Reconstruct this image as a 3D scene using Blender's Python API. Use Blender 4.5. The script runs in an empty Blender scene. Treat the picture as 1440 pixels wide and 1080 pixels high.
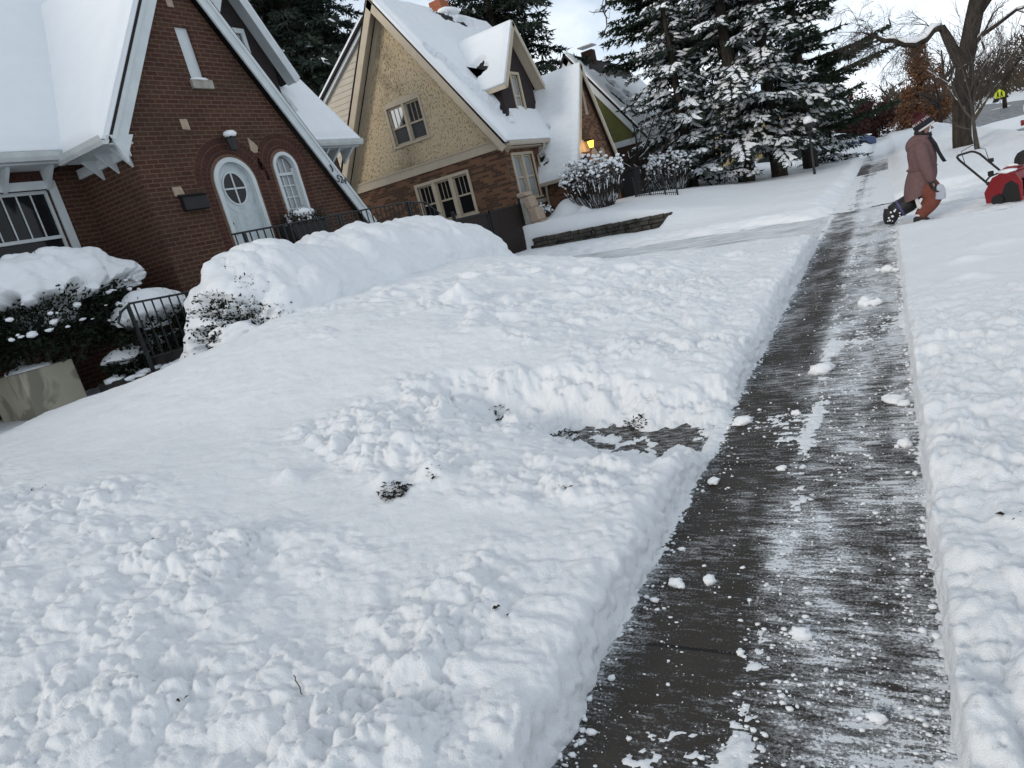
import bpy, bmesh, math, random
import numpy as np
from mathutils import Vector, Matrix
from mathutils.geometry import tessellate_polygon
random.seed(7)
SC = bpy.context.scene
COL = SC.collection
R_ = math.radians

# ------------------------------------------------------------------ objects
BASE = {}

def tag(o, label=None, cat=None, group=None, kind=None):
    if label: o['label'] = label
    if cat: o['category'] = cat
    if group: o['group'] = group
    if kind: o['kind'] = kind
    return o

def thing(name, label, cat, loc=(0, 0, 0), group=None):
    o = bpy.data.objects.new(name, None)
    COL.objects.link(o)
    o.location = loc
    o.empty_display_size = .2
    BASE[o.name] = Vector(loc)
    return tag(o, label, cat, group)

def base_of(o):
    while o is not None:
        if o.name in BASE: return BASE[o.name]
        o = o.parent
    return Vector((0, 0, 0))

def link_mesh(name, me, mat, parent=None, origin=None):
    o = bpy.data.objects.new(name, me)
    COL.objects.link(o)
    if mat is not None and len(me.materials) == 0: me.materials.append(mat)
    if parent is not None:
        o.parent = parent
    elif origin is not None:
        o.location = origin
        BASE[o.name] = Vector(origin)
    return o

def mesh_np(name, V, F, mat, parent=None, origin=None, smooth=True):
    """V (n,3) array of world points, F (m,3 or 4) int array"""
    V = np.asarray(V, np.float32).copy(); F = np.asarray(F, np.int32)
    b = base_of(parent) if parent is not None else Vector(origin or (0, 0, 0))
    V -= np.array(b, np.float32)
    me = bpy.data.meshes.new(name)
    k = F.shape[1]
    me.vertices.add(len(V)); me.vertices.foreach_set('co', V.ravel())
    me.loops.add(F.size); me.loops.foreach_set('vertex_index', F.ravel())
    me.polygons.add(len(F))
    me.polygons.foreach_set('loop_start', np.arange(0, F.size, k, dtype=np.int32))
    me.polygons.foreach_set('loop_total', np.full(len(F), k, np.int32))
    me.polygons.foreach_set('use_smooth', np.full(len(F), smooth, bool))
    me.update(calc_edges=True)
    return link_mesh(name, me, mat, parent, origin)

class Frame:
    def __init__(s, o, u, v, n):
        s.o, s.u, s.v, s.n = Vector(o), Vector(u), Vector(v), Vector(n)
    def __call__(s, a, b, c=0.0):
        return s.o + s.u * a + s.v * b + s.n * c

WORLD = Frame((0, 0, 0), (1, 0, 0), (0, 1, 0), (0, 0, 1))
def FX(x): return Frame((x, 0, 0), (0, 1, 0), (0, 0, 1), (1, 0, 0))    # wall facing +X: (y, z, out)
def FY(y): return Frame((0, y, 0), (1, 0, 0), (0, 0, 1), (0, -1, 0))   # wall facing -Y: (x, z, out)

class MB:
    def __init__(s): s.v = []; s.f = []
    def add(s, vs, fs):
        k = len(s.v); s.v += [Vector(p) for p in vs]; s.f += [tuple(i + k for i in f) for f in fs]
    def box(s, a0, a1, b0, b1, c0, c1, F=WORLD):
        vs = [F(a, b, c) for c in (c0, c1) for b in (b0, b1) for a in (a0, a1)]
        s.add(vs, [(0, 2, 3, 1), (4, 5, 7, 6), (0, 1, 5, 4), (2, 6, 7, 3), (0, 4, 6, 2), (1, 3, 7, 5)])
    def prism(s, poly, c0, c1, F=WORLD):
        n = len(poly)
        vs = [F(a, b, c0) for a, b in poly] + [F(a, b, c1) for a, b in poly]
        fs = [tuple(reversed(range(n))), tuple(range(n, 2 * n))]
        fs += [(i, (i + 1) % n, n + (i + 1) % n, n + i) for i in range(n)]
        s.add(vs, fs)
    def quad(s, pts): s.add(pts, [tuple(range(len(pts)))])
    def tube(s, pts, r, n=6, caps=True):
        pts = [Vector(p) for p in pts]
        if len(pts) < 2: return
        rs = r if isinstance(r, (list, tuple)) else [r] * len(pts)
        k = len(s.v); side = None
        for i, p in enumerate(pts):
            d = (pts[min(i + 1, len(pts) - 1)] - pts[max(i - 1, 0)])
            if d.length < 1e-9: d = Vector((0, 0, 1))
            d.normalize()
            if side is None:
                side = d.cross(Vector((0, 0, 1)) if abs(d.z) < .9 else Vector((1, 0, 0))).normalized()
            else:
                side = (side - d * side.dot(d))
                if side.length < 1e-6: side = d.orthogonal()
                side.normalize()
            up = d.cross(side)
            for j in range(n):
                a = 2 * math.pi * j / n
                s.v.append(p + (side * math.cos(a) + up * math.sin(a)) * rs[i])
        for i in range(len(pts) - 1):
            for j in range(n):
                a = k + i * n + j; b = k + i * n + (j + 1) % n
                s.f.append((a, b, b + n, a + n))
        if caps:
            s.f.append(tuple(k + j for j in reversed(range(n))))
            s.f.append(tuple(k + (len(pts) - 1) * n + j for j in range(n)))
    def blob(s, c, r, sub=1, jit=.15, rnd=random):
        bm = bmesh.new(); bmesh.ops.create_icosphere(bm, subdivisions=sub, radius=1)
        c = Vector(c); rr = r if isinstance(r, (tuple, list)) else (r, r, r)
        vs = []
        for v in bm.verts:
            k = 1 + rnd.uniform(-jit, jit)
            vs.append(c + Vector((v.co.x * rr[0] * k, v.co.y * rr[1] * k, v.co.z * rr[2] * k)))
        s.add(vs, [tuple(v.index for v in f.verts) for f in bm.faces]); bm.free()
    def loft(s, rings, closed=True, caps=True):
        n = len(rings[0]); k = len(s.v)
        for r in rings: s.v += [Vector(p) for p in r]
        for i in range(len(rings) - 1):
            for j in range(n if closed else n - 1):
                a = k + i * n + j; b = k + i * n + (j + 1) % n
                s.f.append((a, b, b + n, a + n))
        if caps:
            s.f.append(tuple(k + j for j in reversed(range(n))))
            s.f.append(tuple(k + (len(rings) - 1) * n + j for j in range(n)))
    def build(s, name, mat, parent=None, origin=None, smooth=False, uv=True, bevel=0, subsurf=0):
        b = base_of(parent) if parent is not None else Vector(origin or (0, 0, 0))
        me = bpy.data.meshes.new(name)
        me.from_pydata([tuple(p - b) for p in s.v], [], s.f)
        bm = bmesh.new(); bm.from_mesh(me)
        bmesh.ops.recalc_face_normals(bm, faces=bm.faces)
        bm.to_mesh(me); bm.free()
        if uv:
            ul = me.uv_layers.new(name='UVMap').data
            for p in me.polygons:
                nx, ny, nz = abs(p.normal.x), abs(p.normal.y), abs(p.normal.z)
                for li in p.loop_indices:
                    c = me.vertices[me.loops[li].vertex_index].co + b
                    if nz > nx and nz > ny: ul[li].uv = (c.x, c.y)
                    elif nx > ny: ul[li].uv = (c.y, c.z)
                    else: ul[li].uv = (c.x, c.z)
        if smooth:
            for p in me.polygons: p.use_smooth = True
        o = link_mesh(name, me, mat, parent, origin)
        if bevel:
            m = o.modifiers.new('Bevel', 'BEVEL'); m.width = bevel; m.segments = 2; m.limit_method = 'ANGLE'
        if subsurf:
            m = o.modifiers.new('Subdivision', 'SUBSURF'); m.levels = m.render_levels = subsurf
        return o

def wall_panel(mb, F, outer, holes=(), depth=.12):
    """flat wall with real openings and reveals, facing F.n"""
    loops = [outer] + list(holes)
    tris = tessellate_polygon([[Vector((a, b, 0)) for a, b in L] for L in loops])
    pts = [p for L in loops for p in L]
    mb.add([F(a, b, 0) for a, b in pts], [tuple(t) for t in tris])
    for L in holes:
        n = len(L)
        mb.add([F(a, b, 0) for a, b in L] + [F(a, b, -depth) for a, b in L],
               [(i, (i + 1) % n, n + (i + 1) % n, n + i) for i in range(n)])

def arch_loop(u0, u1, v0, vs, n=14, extra=0.0):
    """opening with round head; vs = springing height"""
    c = (u0 + u1) / 2; r = (u1 - u0) / 2
    L = [(u0 - extra, v0), (u1 + extra, v0)]
    for i in range(n + 1):
        a = math.pi * i / n
        L.append((c + (r + extra) * math.cos(a), vs + (r + extra) * math.sin(a)))
    return L

# ------------------------------------------------------------------ noise (numpy)
def _h(ix, iy, s):
    n = (ix.astype(np.int64) * 374761393 + iy.astype(np.int64) * 668265263 + s * 974711) & 0x7fffffff
    n = ((n ^ (n >> 13)) * 1274126177) & 0x7fffffff
    return ((n ^ (n >> 16)) & 0xffff) / 65535.0

def perlin(x, y, s=0):
    ix = np.floor(x); iy = np.floor(y); fx = x - ix; fy = y - iy
    ux = fx * fx * fx * (fx * (fx * 6 - 15) + 10); uy = fy * fy * fy * (fy * (fy * 6 - 15) + 10)
    def g(dx, dy):
        a = _h(ix + dx, iy + dy, s) * 2 * np.pi
        return np.cos(a) * (fx - dx) + np.sin(a) * (fy - dy)
    a = g(0, 0) * (1 - ux) + g(1, 0) * ux; b = g(0, 1) * (1 - ux) + g(1, 1) * ux
    return (a * (1 - uy) + b * uy) * 1.5

def fbm(x, y, o=4, s=0, rough=.5):
    t = 0; a = 1.0; f = 1.0; w = 0
    for i in range(o):
        t = t + a * perlin(x * f, y * f, s + i * 17); w += a; a *= rough; f *= 2.03
    return t / w

def lumps(x, y, cell, s=0, dens=.8):
    """rounded clods: domes of random size on a jittered grid"""
    X = x / cell; Y = y / cell
    ix = np.floor(X); iy = np.floor(Y); out = np.zeros_like(X)
    for dx in (-1, 0, 1):
        for dy in (-1, 0, 1):
            cx_ = ix + dx; cy_ = iy + dy
            px = cx_ + .15 + .7 * _h(cx_, cy_, s + 1); py = cy_ + .15 + .7 * _h(cx_, cy_, s + 2)
            q = _h(cx_, cy_, s + 3); r = .35 + .5 * q
            r = np.where(_h(cx_, cy_, s + 4) < dens, r, .01)
            an = _h(cx_, cy_, s + 5) * 3.14; el = .75 + .5 * _h(cx_, cy_, s + 6)
            ca, sa = np.cos(an), np.sin(an)
            ddx = (X - px); ddy = (Y - py)
            d2 = ((ddx * ca + ddy * sa) * el) ** 2 + ((-ddx * sa + ddy * ca) / el) ** 2
            out = np.maximum(out, r * np.sqrt(np.clip(1 - d2 / (r * r), 0, 1)))
    return out * cell

def clods(x, y, cell, s=0, dens=.6):
    """broken flat-topped clods with one steep side"""
    X = x / cell; Y = y / cell
    ix = np.floor(X); iy = np.floor(Y); out = np.zeros_like(X)
    for dx in (-1, 0, 1):
        for dy in (-1, 0, 1):
            cx_ = ix + dx; cy_ = iy + dy
            px = cx_ + .15 + .7 * _h(cx_, cy_, s + 1); py = cy_ + .15 + .7 * _h(cx_, cy_, s + 2)
            r = np.where(_h(cx_, cy_, s + 4) < dens, .3 + .5 * _h(cx_, cy_, s + 3), .01)
            an = _h(cx_, cy_, s + 5) * 6.28; ddx = X - px; ddy = Y - py
            u = ddx * np.cos(an) + ddy * np.sin(an); v = -ddx * np.sin(an) + ddy * np.cos(an)
            d = np.maximum(np.abs(u) * .95, np.abs(v) * 1.25) * .55 + np.hypot(u, v) * .45
            out = np.maximum(out, r * np.clip(3.2 * (1 - d / r), 0, 1) * (.62 + .55 * u / r))
    return out * cell

def ss(a, b, x):
    t = np.clip((x - a) / (b - a), 0, 1); return t * t * (3 - 2 * t)

def grid_mesh(name, X, Y, Z, mat, parent=None, origin=None):
    r, c = X.shape
    V = np.stack([X, Y, Z], -1).reshape(-1, 3)
    i = np.arange(r * c).reshape(r, c)
    F = np.stack([i[:-1, :-1], i[:-1, 1:], i[1:, 1:], i[1:, :-1]], -1).reshape(-1, 4)
    return mesh_np(name, V, F, mat, parent, origin)

# ------------------------------------------------------------------ materials
class NT:
    def __init__(s, name):
        s.m = bpy.data.materials.new(name); s.m.use_nodes = True
        s.t = s.m.node_tree; s.t.nodes.clear()
        s.out = s.t.nodes.new('ShaderNodeOutputMaterial')
    def n(s, typ, **kw):
        nd = s.t.nodes.new('ShaderNode' + typ)
        for k, v in kw.items():
            if k.startswith('_'): setattr(nd, k[1:], v)
            else:
                key = int(k[1:]) if k[0] == 'i' and k[1:].isdigit() else k.replace('__', ' ')
                s.set(nd.inputs[key], v)
        return nd
    def set(s, inp, v):
        if isinstance(v, bpy.types.NodeSocket): s.t.links.new(v, inp)
        elif isinstance(v, bpy.types.Node): s.t.links.new(v.outputs[0], inp)
        else:
            try: inp.default_value = v
            except Exception: inp.default_value = tuple(v) + (1,)
    def coord(s, kind='Object'): return s.n('TexCoord').outputs[kind]
    def mapping(s, vec, scale=(1, 1, 1), rot=(0, 0, 0), loc=(0, 0, 0)):
        return s.n('Mapping', Vector=vec, Scale=scale, Rotation=rot, Location=loc).outputs[0]
    def noise(s, vec, scale, detail=4, rough=.55, dist=0):
        return s.n('TexNoise', Vector=vec, Scale=scale, Detail=detail, Roughness=rough, Distortion=dist).outputs[0]
    def ramp(s, fac, stops):
        r = s.n('ValToRGB', Fac=fac); e = r.color_ramp.elements
        while len(e) < len(stops): e.new(.5)
        for i, (p, c) in enumerate(stops):
            e[i].position = p; e[i].color = (c, c, c, 1) if not isinstance(c, (tuple, list)) else tuple(c) + (1,)
        return r.outputs[0]
    def mix(s, fac, a, b, mode='MIX'):
        m = s.n('Mix', _data_type='RGBA', _blend_type=mode)
        s.set(m.inputs[0], fac); s.set(m.inputs[6], a if not isinstance(a, tuple) else a + (1,)); s.set(m.inputs[7], b if not isinstance(b, tuple) else b + (1,))
        return m.outputs[2]
    def math(s, op, a, b=0.0, c=None, clamp=False):
        m = s.n('Math', _operation=op, _use_clamp=clamp); s.set(m.inputs[0], a); s.set(m.inputs[1], b)
        if c is not None: s.set(m.inputs[2], c)
        return m.outputs[0]
    def bump(s, h, strength=.3, dist=.01, normal=None):
        b = s.n('Bump', Height=h, Strength=strength, Distance=dist)
        if normal is not None: s.set(b.inputs['Normal'], normal)
        return b.outputs[0]
    def finish(s, color, rough=.6, normal=None, metal=0.0, spec=.5, **kw):
        p = s.n('BsdfPrincipled')
        s.set(p.inputs['Base Color'], color if not isinstance(color, tuple) else color + (1,))
        s.set(p.inputs['Roughness'], rough); s.set(p.inputs['Metallic'], metal)
        s.set(p.inputs['Specular IOR Level'], spec)
        if normal is not None: s.set(p.inputs['Normal'], normal)
        for k, v in kw.items(): s.set(p.inputs[k.replace('__', ' ')], v)
        s.t.links.new(p.outputs[0], s.out.inputs[0])
        return s.m

def plain(name, col, rough=.6, var=.25, scale=6, metal=0.0, bump=0.0, spec=.4):
    t = NT(name); c = t.coord()
    n = t.noise(c, scale, 5, .6)
    lo = tuple(max(0, x * (1 - var)) for x in col); hi = tuple(min(1, x * (1 + var)) for x in col)
    colr = t.mix(t.ramp(n, [(.3, 0), (.7, 1)]), lo, hi)
    nm = t.bump(t.noise(c, scale * 12, 4), bump, .01) if bump else None
    return t.finish(colr, rough, nm, metal, spec)

def brick_mat(name, c1, c2, c3, mortar, bw=.205, bh=.0677, ms=.006, rough=.85, dirt=.5):
    t = NT(name); uv = t.coord('UV')
    w = t.noise(t.mapping(uv, (9, 9, 9)), 1, 3)
    vec = t.n('VectorMath', _operation='ADD', i0=uv, i1=t.n('VectorMath', _operation='SCALE', i0=t.n('TexNoise', Vector=uv, Scale=7, Detail=3).outputs[1], Scale=.008).outputs[0]).outputs[0]
    b = t.n('TexBrick', Vector=vec, Color1=c1 + (1,), Color2=c2 + (1,), Mortar=mortar + (1,), Scale=1.0)
    b.inputs['Mortar Size'].default_value = ms; b.inputs['Mortar Smooth'].default_value = .25
    b.inputs['Brick Width'].default_value = bw; b.inputs['Row Height'].default_value = bh; b.inputs['Bias'].default_value = -.1
    # a second brick lookup gives some bricks a third tone
    b2 = t.n('TexBrick', Vector=vec, Color1=(0, 0, 0, 1), Color2=(1, 1, 1, 1), Mortar=(0, 0, 0, 1), Scale=1.0)
    b2.inputs['Mortar Size'].default_value = ms; b2.inputs['Brick Width'].default_value = bw; b2.inputs['Row Height'].default_value = bh
    b2.inputs['Bias'].default_value = .25
    k = t.math('MULTIPLY', t.ramp(b2.outputs[0], [(.72, 0), (.8, 1)]), .65)
    col = t.mix(k, b.outputs[0], c3)
    col = t.mix(t.math('MULTIPLY', t.ramp(t.noise(uv, 1.3, 6, .65), [(.42, 0), (.72, 1)]), dirt), col, (.018, .015, .014))
    col = t.mix(t.math('MULTIPLY', t.noise(uv, 60, 3), .35), col, (.03, .02, .018))
    h = t.math('SUBTRACT', t.math('MULTIPLY', t.noise(uv, 70, 4), .35), b.outputs[1])
    return t.finish(col, rough, t.bump(h, .6, .008), spec=.25)

def snow_mat(name, fine=1.0, tint=(.83, .855, .88), dirt=0.0):
    t = NT(name); c = t.coord()
    n1 = t.noise(c, 38, 6, .65); n2 = t.noise(c, 170, 4, .7)
    h = t.math('ADD', t.math('MULTIPLY', n1, .75), t.math('MULTIPLY', n2, .62))
    col = t.mix(t.ramp(t.noise(c, 3.5, 4, .6), [(.35, 0), (.7, 1)]), tint, tuple(min(1, x * 1.03) for x in tint))
    if dirt:
        d = t.math('MULTIPLY', t.ramp(t.noise(c, 22, 6, .75), [(.60, 0), (.70, 1)]), dirt)
        col = t.mix(d, col, (.50, .47, .43))
    return t.finish(col, .6, t.bump(h, .55 * fine, .02), spec=.25, Sheen__Weight=0.0)

def foliage_mat(name, dark, light, scale=3.0):
    t = NT(name); c = t.coord()
    n = t.noise(c, scale, 4, .6); n2 = t.noise(c, scale * 9, 3, .6)
    col = t.mix(t.ramp(t.math('ADD', t.math('MULTIPLY', n, .6), t.math('MULTIPLY', n2, .4)), [(.35, 0), (.65, 1)]), dark, light)
    return t.finish(col, .75, spec=.2)

def bark_mat(name, a, b, s=9):
    t = NT(name); c = t.mapping(t.coord(), (1, 1, .25))
    n = t.noise(c, s, 6, .7, .4)
    return t.finish(t.mix(t.ramp(n, [(.35, 0), (.68, 1)]), a, b), .9, t.bump(n, .9, .03), spec=.15)

M = {}
M['snow'] = snow_mat('snow_surface', 1.0, dirt=.0)
M['snow_soft'] = snow_mat('soft_snow', .5)
M['snow_roof'] = snow_mat('roof_snow', .35, (.80, .83, .86))
M['snow_tree'] = snow_mat('branch_snow', .3, (.82, .85, .88))
M['brick1'] = brick_mat('dark_red_brick', (.080, .030, .018), (.036, .0145, .0105), (.100, .048, .026), (.165, .110, .080), ms=.0075, dirt=.40)
M['brick1p'] = plain('dark_red_brick_units', (.050, .0165, .0115), .85, .4, 5, bump=.3)
M['mortar1'] = plain('red_brown_mortar', (.13, .075, .05), .9, .2, 8)
M['brick2'] = brick_mat('rough_tan_brick', (.23, .118, .066), (.155, .075, .044), (.050, .030, .022), (.19, .13, .085), bw=.22, bh=.075, ms=.005, dirt=.3)
M['brick3'] = brick_mat('dark_brown_brick', (.060, .024, .017), (.042, .016, .012), (.075, .036, .024), (.075, .048, .036), dirt=.4)  # dark brown brick for the olive house walls, bay and chimney
M['stone'] = plain('tan_limestone', (.36, .28, .21), .85, .18, 12, bump=.3)
M['stone_gray'] = plain('grey_stone', (.30, .285, .25), .9, .3, 9, bump=.5)
M['wood_white'] = plain('white_painted_wood', (.56, .60, .61), .5, .07, 4)
M['wood_cream'] = plain('cream_painted_wood', (.47, .40, .30), .55, .08, 4)
M['shingle'] = plain('black_roof_shingle', (.020, .017, .017), .9, .5, 25, bump=.6)
M['dark_siding'] = plain('dark_brown_siding', (.022, .015, .015), .85, .3, 12, bump=.2)
M['iron'] = plain('black_wrought_iron', (.018, .020, .022), .5, .3, 10)
M['black'] = plain('matt_black', (.010, .010, .011), .6, .3, 8)
M['rubber'] = plain('black_rubber', (.012, .012, .013), .8, .2, 20)
M['red'] = plain('red_painted_steel', (.19, .014, .018), .35, .18, 6)
M['steel'] = plain('scuffed_steel', (.35, .35, .36), .4, .3, 12, metal=.6)
M['gutter'] = plain('white_metal_gutter', (.50, .53, .53), .4, .12, 4)
M['gutter_cream'] = plain('cream_metal_gutter', (.42, .37, .30), .45, .1, 4)
M['bark'] = bark_mat('dark_bark', (.020, .016, .013), (.060, .050, .042))
M['bark_gray'] = bark_mat('grey_bark', (.035, .030, .026), (.11, .098, .085), 12)
M['twig'] = plain('fine_twigs', (.060, .050, .044), .9, .3, 3)
M['twig_dark'] = plain('dark_twigs', (.030, .024, .020), .9, .3, 3)
M['spruce'] = foliage_mat('spruce_needles', (.013, .021, .017), (.046, .066, .050))
M['pine'] = foliage_mat('pine_needles', (.011, .020, .012), (.036, .058, .034), 2)
M['yew'] = foliage_mat('yew_leaves', (.005, .009, .006), (.018, .030, .016), 6)
M['rust'] = foliage_mat('russet_leaves', (.085, .038, .020), (.22, .108, .055), 2)
M['maroon'] = foliage_mat('maroon_leaves', (.022, .010, .009), (.060, .022, .018), 2)
M['brush'] = foliage_mat('brown_brush', (.030, .024, .017), (.085, .066, .046), .6)
M['shrub_leaf'] = foliage_mat('dry_shrub_leaves', (.020, .018, .014), (.070, .060, .046), 5)

def glass_mat():
    t = NT('window_glass'); c = t.coord()
    return t.finish((.012, .013, .015), .06, t.bump(t.noise(c, 1.6, 2), .05, .02), spec=.22)
M['glass'] = glass_mat()
M['curtain'] = plain('white_curtain', (.45, .47, .46), .9, .15, 7)

def stucco_mat():
    t = NT('yellow_stucco'); c = t.coord()
    blot = t.noise(t.mapping(c, (19, 19, 13), (0, .5, 0)), 1, 4, .6)
    pits = t.ramp(blot, [(.56, 0), (.66, 1)])
    col = t.mix(pits, (.56, .455, .305), (.47, .375, .245))
    # sooty streak above and below the window
    pos = t.n('SeparateXYZ', Vector=c)
    dx = t.math('ABSOLUTE', t.math('ADD', pos.outputs[0], t.math('MULTIPLY', t.noise(c, 1.1, 5), .8)))
    st = t.math('MULTIPLY', t.ramp(dx, [(.0, 1), (.75, 0)]), t.ramp(t.noise(c, 2.2, 6, .7), [(.40, 0), (.62, 1)]))
    col = t.mix(t.math('MULTIPLY', st, .62), col, (.12, .095, .07))
    edge = t.ramp(t.noise(c, .9, 5, .6), [(.55, 0), (.75, 1)])
    col = t.mix(t.math('MULTIPLY', edge, .25), col, (.20, .15, .09))
    return t.finish(col, .9, t.bump(t.math('MULTIPLY', pits, -1), .9, .03), spec=.2)
M['stucco'] = stucco_mat()
M['olive'] = plain('olive_green_stucco', (.125, .130, .040), .85, .12, 3, bump=.1)
M['siding'] = plain('cream_lap_siding', (.50, .46, .38), .6, .06, 3)
M['yellow_wall'] = plain('yellow_house_wall', (.30, .235, .13), .8, .1, 2)

def concrete_mat(name, a, b, stain=.5):
    t = NT(name); c = t.coord()
    n = t.noise(c, 3, 6, .65); s2 = t.ramp(t.noise(c, 1.7, 4, .5, .6), [(.47, 0), (.53, 1)])
    col = t.mix(n, a, b); col = t.mix(t.math('MULTIPLY', s2, stain), col, tuple(x * .45 for x in a))
    return t.finish(col, .85, t.bump(t.noise(c, 60, 5), .3, .01), spec=.2)
M['concrete'] = concrete_mat('weathered_concrete', (.34, .315, .25), (.46, .43, .34), .65)
M['wet_concrete'] = concrete_mat('wet_concrete', (.035, .032, .029), (.065, .06, .055), .4)
M['soil'] = plain('frozen_soil', (.020, .017, .012), .9, .5, 30, bump=.7)

def sidewalk_mat():
    """dark wet paving with brushed-on snow: streaks across the walk, more on its street half"""
    t = NT('brushed_wet_sidewalk'); c = t.coord()
    p = t.n('SeparateXYZ', Vector=c); x = p.outputs[0]; y = p.outputs[1]
    streak = t.noise(t.mapping(c, (8.5, 40, 1)), 1, 8, .74, .35)
    streak2 = t.noise(t.mapping(c, (5, 17, 1), (0, 0, .05)), 1, 5, .6, .2)
    patch = t.noise(t.mapping(c, (2.6, 1.3, 1), loc=(3.1, 5.2, 0)), 1, 5, .58)
    speck = t.noise(c, 95, 3, .7)
    speck2 = t.noise(c, 240, 2, .6)
    # lateral profile of leftover snow, wobbling along the walk
    xw = t.math('ADD', x, t.math('MULTIPLY', t.math('SUBTRACT', t.noise(t.mapping(c, (.01, 1.1, 1)), 1, 4), .5), .16))
    lat = t.ramp(t.math('ADD', xw, 1.1), [(.03, .70), (.11, .42), (.30, .34), (.42, .38), (.50, .54), (.55, .72), (.62, .70), (.72, .65), (.84, .68), (.97, .64), (1.0, .74)])
    # more snow left further along, and patches the shovel missed
    far = t.ramp(t.math('DIVIDE', y, 40), [(.0, .00), (.09, .03), (.14, .10), (.24, .12), (.30, .22), (.34, .40), (.40, .42), (.58, .36), (.62, -.3), (.74, -.3), (.78, .5), (.9, .3), (1, .4)])
    base = t.math('ADD', t.math('ADD', lat, far), t.math('MULTIPLY', t.math('SUBTRACT', patch, .5), 1.45))
    v = t.math('ADD', base, t.math('MULTIPLY', t.math('SUBTRACT', streak, .5), 1.9))
    v = t.math('ADD', v, t.math('MULTIPLY', t.math('SUBTRACT', streak2, .5), .85))
    v = t.math('ADD', v, t.math('MULTIPLY', t.math('SUBTRACT', speck, .5), 1.25))
    film = t.ramp(v, [(.42, 0), (.56, .20), (.70, .48), (.86, .85)])
    dots = t.math('MULTIPLY', t.ramp(t.math('ADD', t.math('MULTIPLY', speck2, .55), t.math('MULTIPLY', speck, .45)), [(.60, 0), (.66, 1)]),
                  t.ramp(v, [(.20, .25), (.6, .8)]))
    cover = t.math('MAXIMUM', film, dots)
    # concrete joints across the walk every 1.5 m, long joint in the middle
    jy = t.math('ABSOLUTE', t.math('SUBTRACT', t.math('FRACT', t.math('DIVIDE', t.math('ADD', y, .35), 1.52)), .5))
    joint = t.math('LESS_THAN', jy, .006)
    con = t.mix(t.noise(c, 7, 6, .7), (.024, .0212, .0182), (.068, .060, .052))
    con = t.mix(t.ramp(t.noise(c, 1.1, 3), [(.35, 0), (.65, .55)]), con, (.026, .022, .018))
    con = t.mix(joint, con, (.012, .011, .010))
    col = t.mix(cover, con, (.80, .83, .86))
    rough = t.math('ADD', t.math('MULTIPLY', cover, .3), t.ramp(t.noise(c, 5, 4), [(.3, .55), (.7, .80)]))
    h = t.math('ADD', t.math('MULTIPLY', cover, 1.0), t.math('MULTIPLY', speck, .3))
    return t.finish(col, rough, t.bump(h, .9, .014), spec=.22)
M['walk'] = sidewalk_mat()

def drive_mat():
    t = NT('scraped_snowy_driveway'); c = t.coord()
    s1 = t.noise(t.mapping(c, (1.0, 13, 1), (0, 0, .04)), 1, 6, .65, .3)
    s2 = t.noise(c, 2.3, 5, .6); sp = t.noise(c, 60, 3, .7)
    v = t.math('ADD', t.math('ADD', t.math('MULTIPLY', s1, .9), t.math('MULTIPLY', s2, .35)), t.math('MULTIPLY', sp, .25))
    col = t.mix(t.ramp(v, [(.53, 0), (.66, .55), (.84, 1)]), (.085, .085, .085), (.80, .83, .86))
    return t.finish(col, .7, t.bump(v, .6, .02), spec=.3)
M['drive'] = drive_mat()

def road_mat():
    t = NT('wet_grey_road'); c = t.coord()
    s1 = t.noise(t.mapping(c, (6, .35, 1)), 1, 5, .6, .3)
    col = t.mix(t.ramp(s1, [(.4, 0), (.7, 1)]), (.10, .105, .11), (.24, .25, .26))
    return t.finish(col, .55, t.bump(t.noise(c, 40, 3), .3, .01), spec=.4)
M['road'] = road_mat()

def dusted_soil():
    t = NT('snow_dusted_soil'); c = t.coord()
    v = t.math('ADD', t.math('MULTIPLY', t.noise(t.mapping(c, (14, 30, 1)), 1, 6, .7, .3), .6), t.math('MULTIPLY', t.noise(c, 120, 3, .7), .4))
    soil = t.mix(t.noise(c, 18, 5, .7), (.014, .012, .009), (.060, .050, .036))
    col = t.mix(t.ramp(v, [(.47, 0), (.56, .35), (.68, .85)]), soil, (.78, .81, .84))
    return t.finish(col, .85, t.bump(v, .9, .02), spec=.2)
M['dusted_soil'] = dusted_soil()

def emit_mat(name, col, st):
    t = NT(name); e = t.n('Emission', Color=col + (1,), Strength=st); t.t.links.new(e.outputs[0], t.out.inputs[0]); return t.m
M['lamp_glow'] = emit_mat('lit_amber_glass', (1.0, .50, .05), 4.0)
# ------------------------------------------------------------------ camera
def make_camera():
    f, cx, cy, horizon, H = 940.0, 720.0, 540.0, 233.0, 1.6
    up = np.array([-.25, -.968]); up /= np.linalg.norm(up)
    foot = np.array([cx, cy]) + horizon * up; hd = np.array([-up[1], up[0]])
    nf = np.array([foot[0] - cx, foot[1] - cy, f]); nf /= np.linalg.norm(nf)
    r = np.array([hd[0], hd[1], 0]); u = np.cross(r, nf)
    if u[1] > 0: u = -u
    vp = foot + (1243.0 - foot[0]) / hd[0] * hd
    Y = np.array([vp[0] - cx, vp[1] - cy, f]); Y /= np.linalg.norm(Y)
    X = np.cross(Y, u); X /= np.linalg.norm(X)
    if X[0] < 0: X = -X
    Rm = np.array([X, Y, u])
    cam = bpy.data.cameras.new('photo_camera'); o = bpy.data.objects.new('photo_camera', cam); COL.objects.link(o)
    cam.sensor_width = 36; cam.lens = 36 * f / 1440; cam.clip_start = .05; cam.clip_end = 2000
    m = Matrix.Identity(4)
    for i in range(3):
        m[i][0] = Rm[i, 0]; m[i][1] = -Rm[i, 1]; m[i][2] = -Rm[i, 2]
    m[2][3] = H
    o.matrix_world = m
    SC.camera = o
make_camera()

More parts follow.
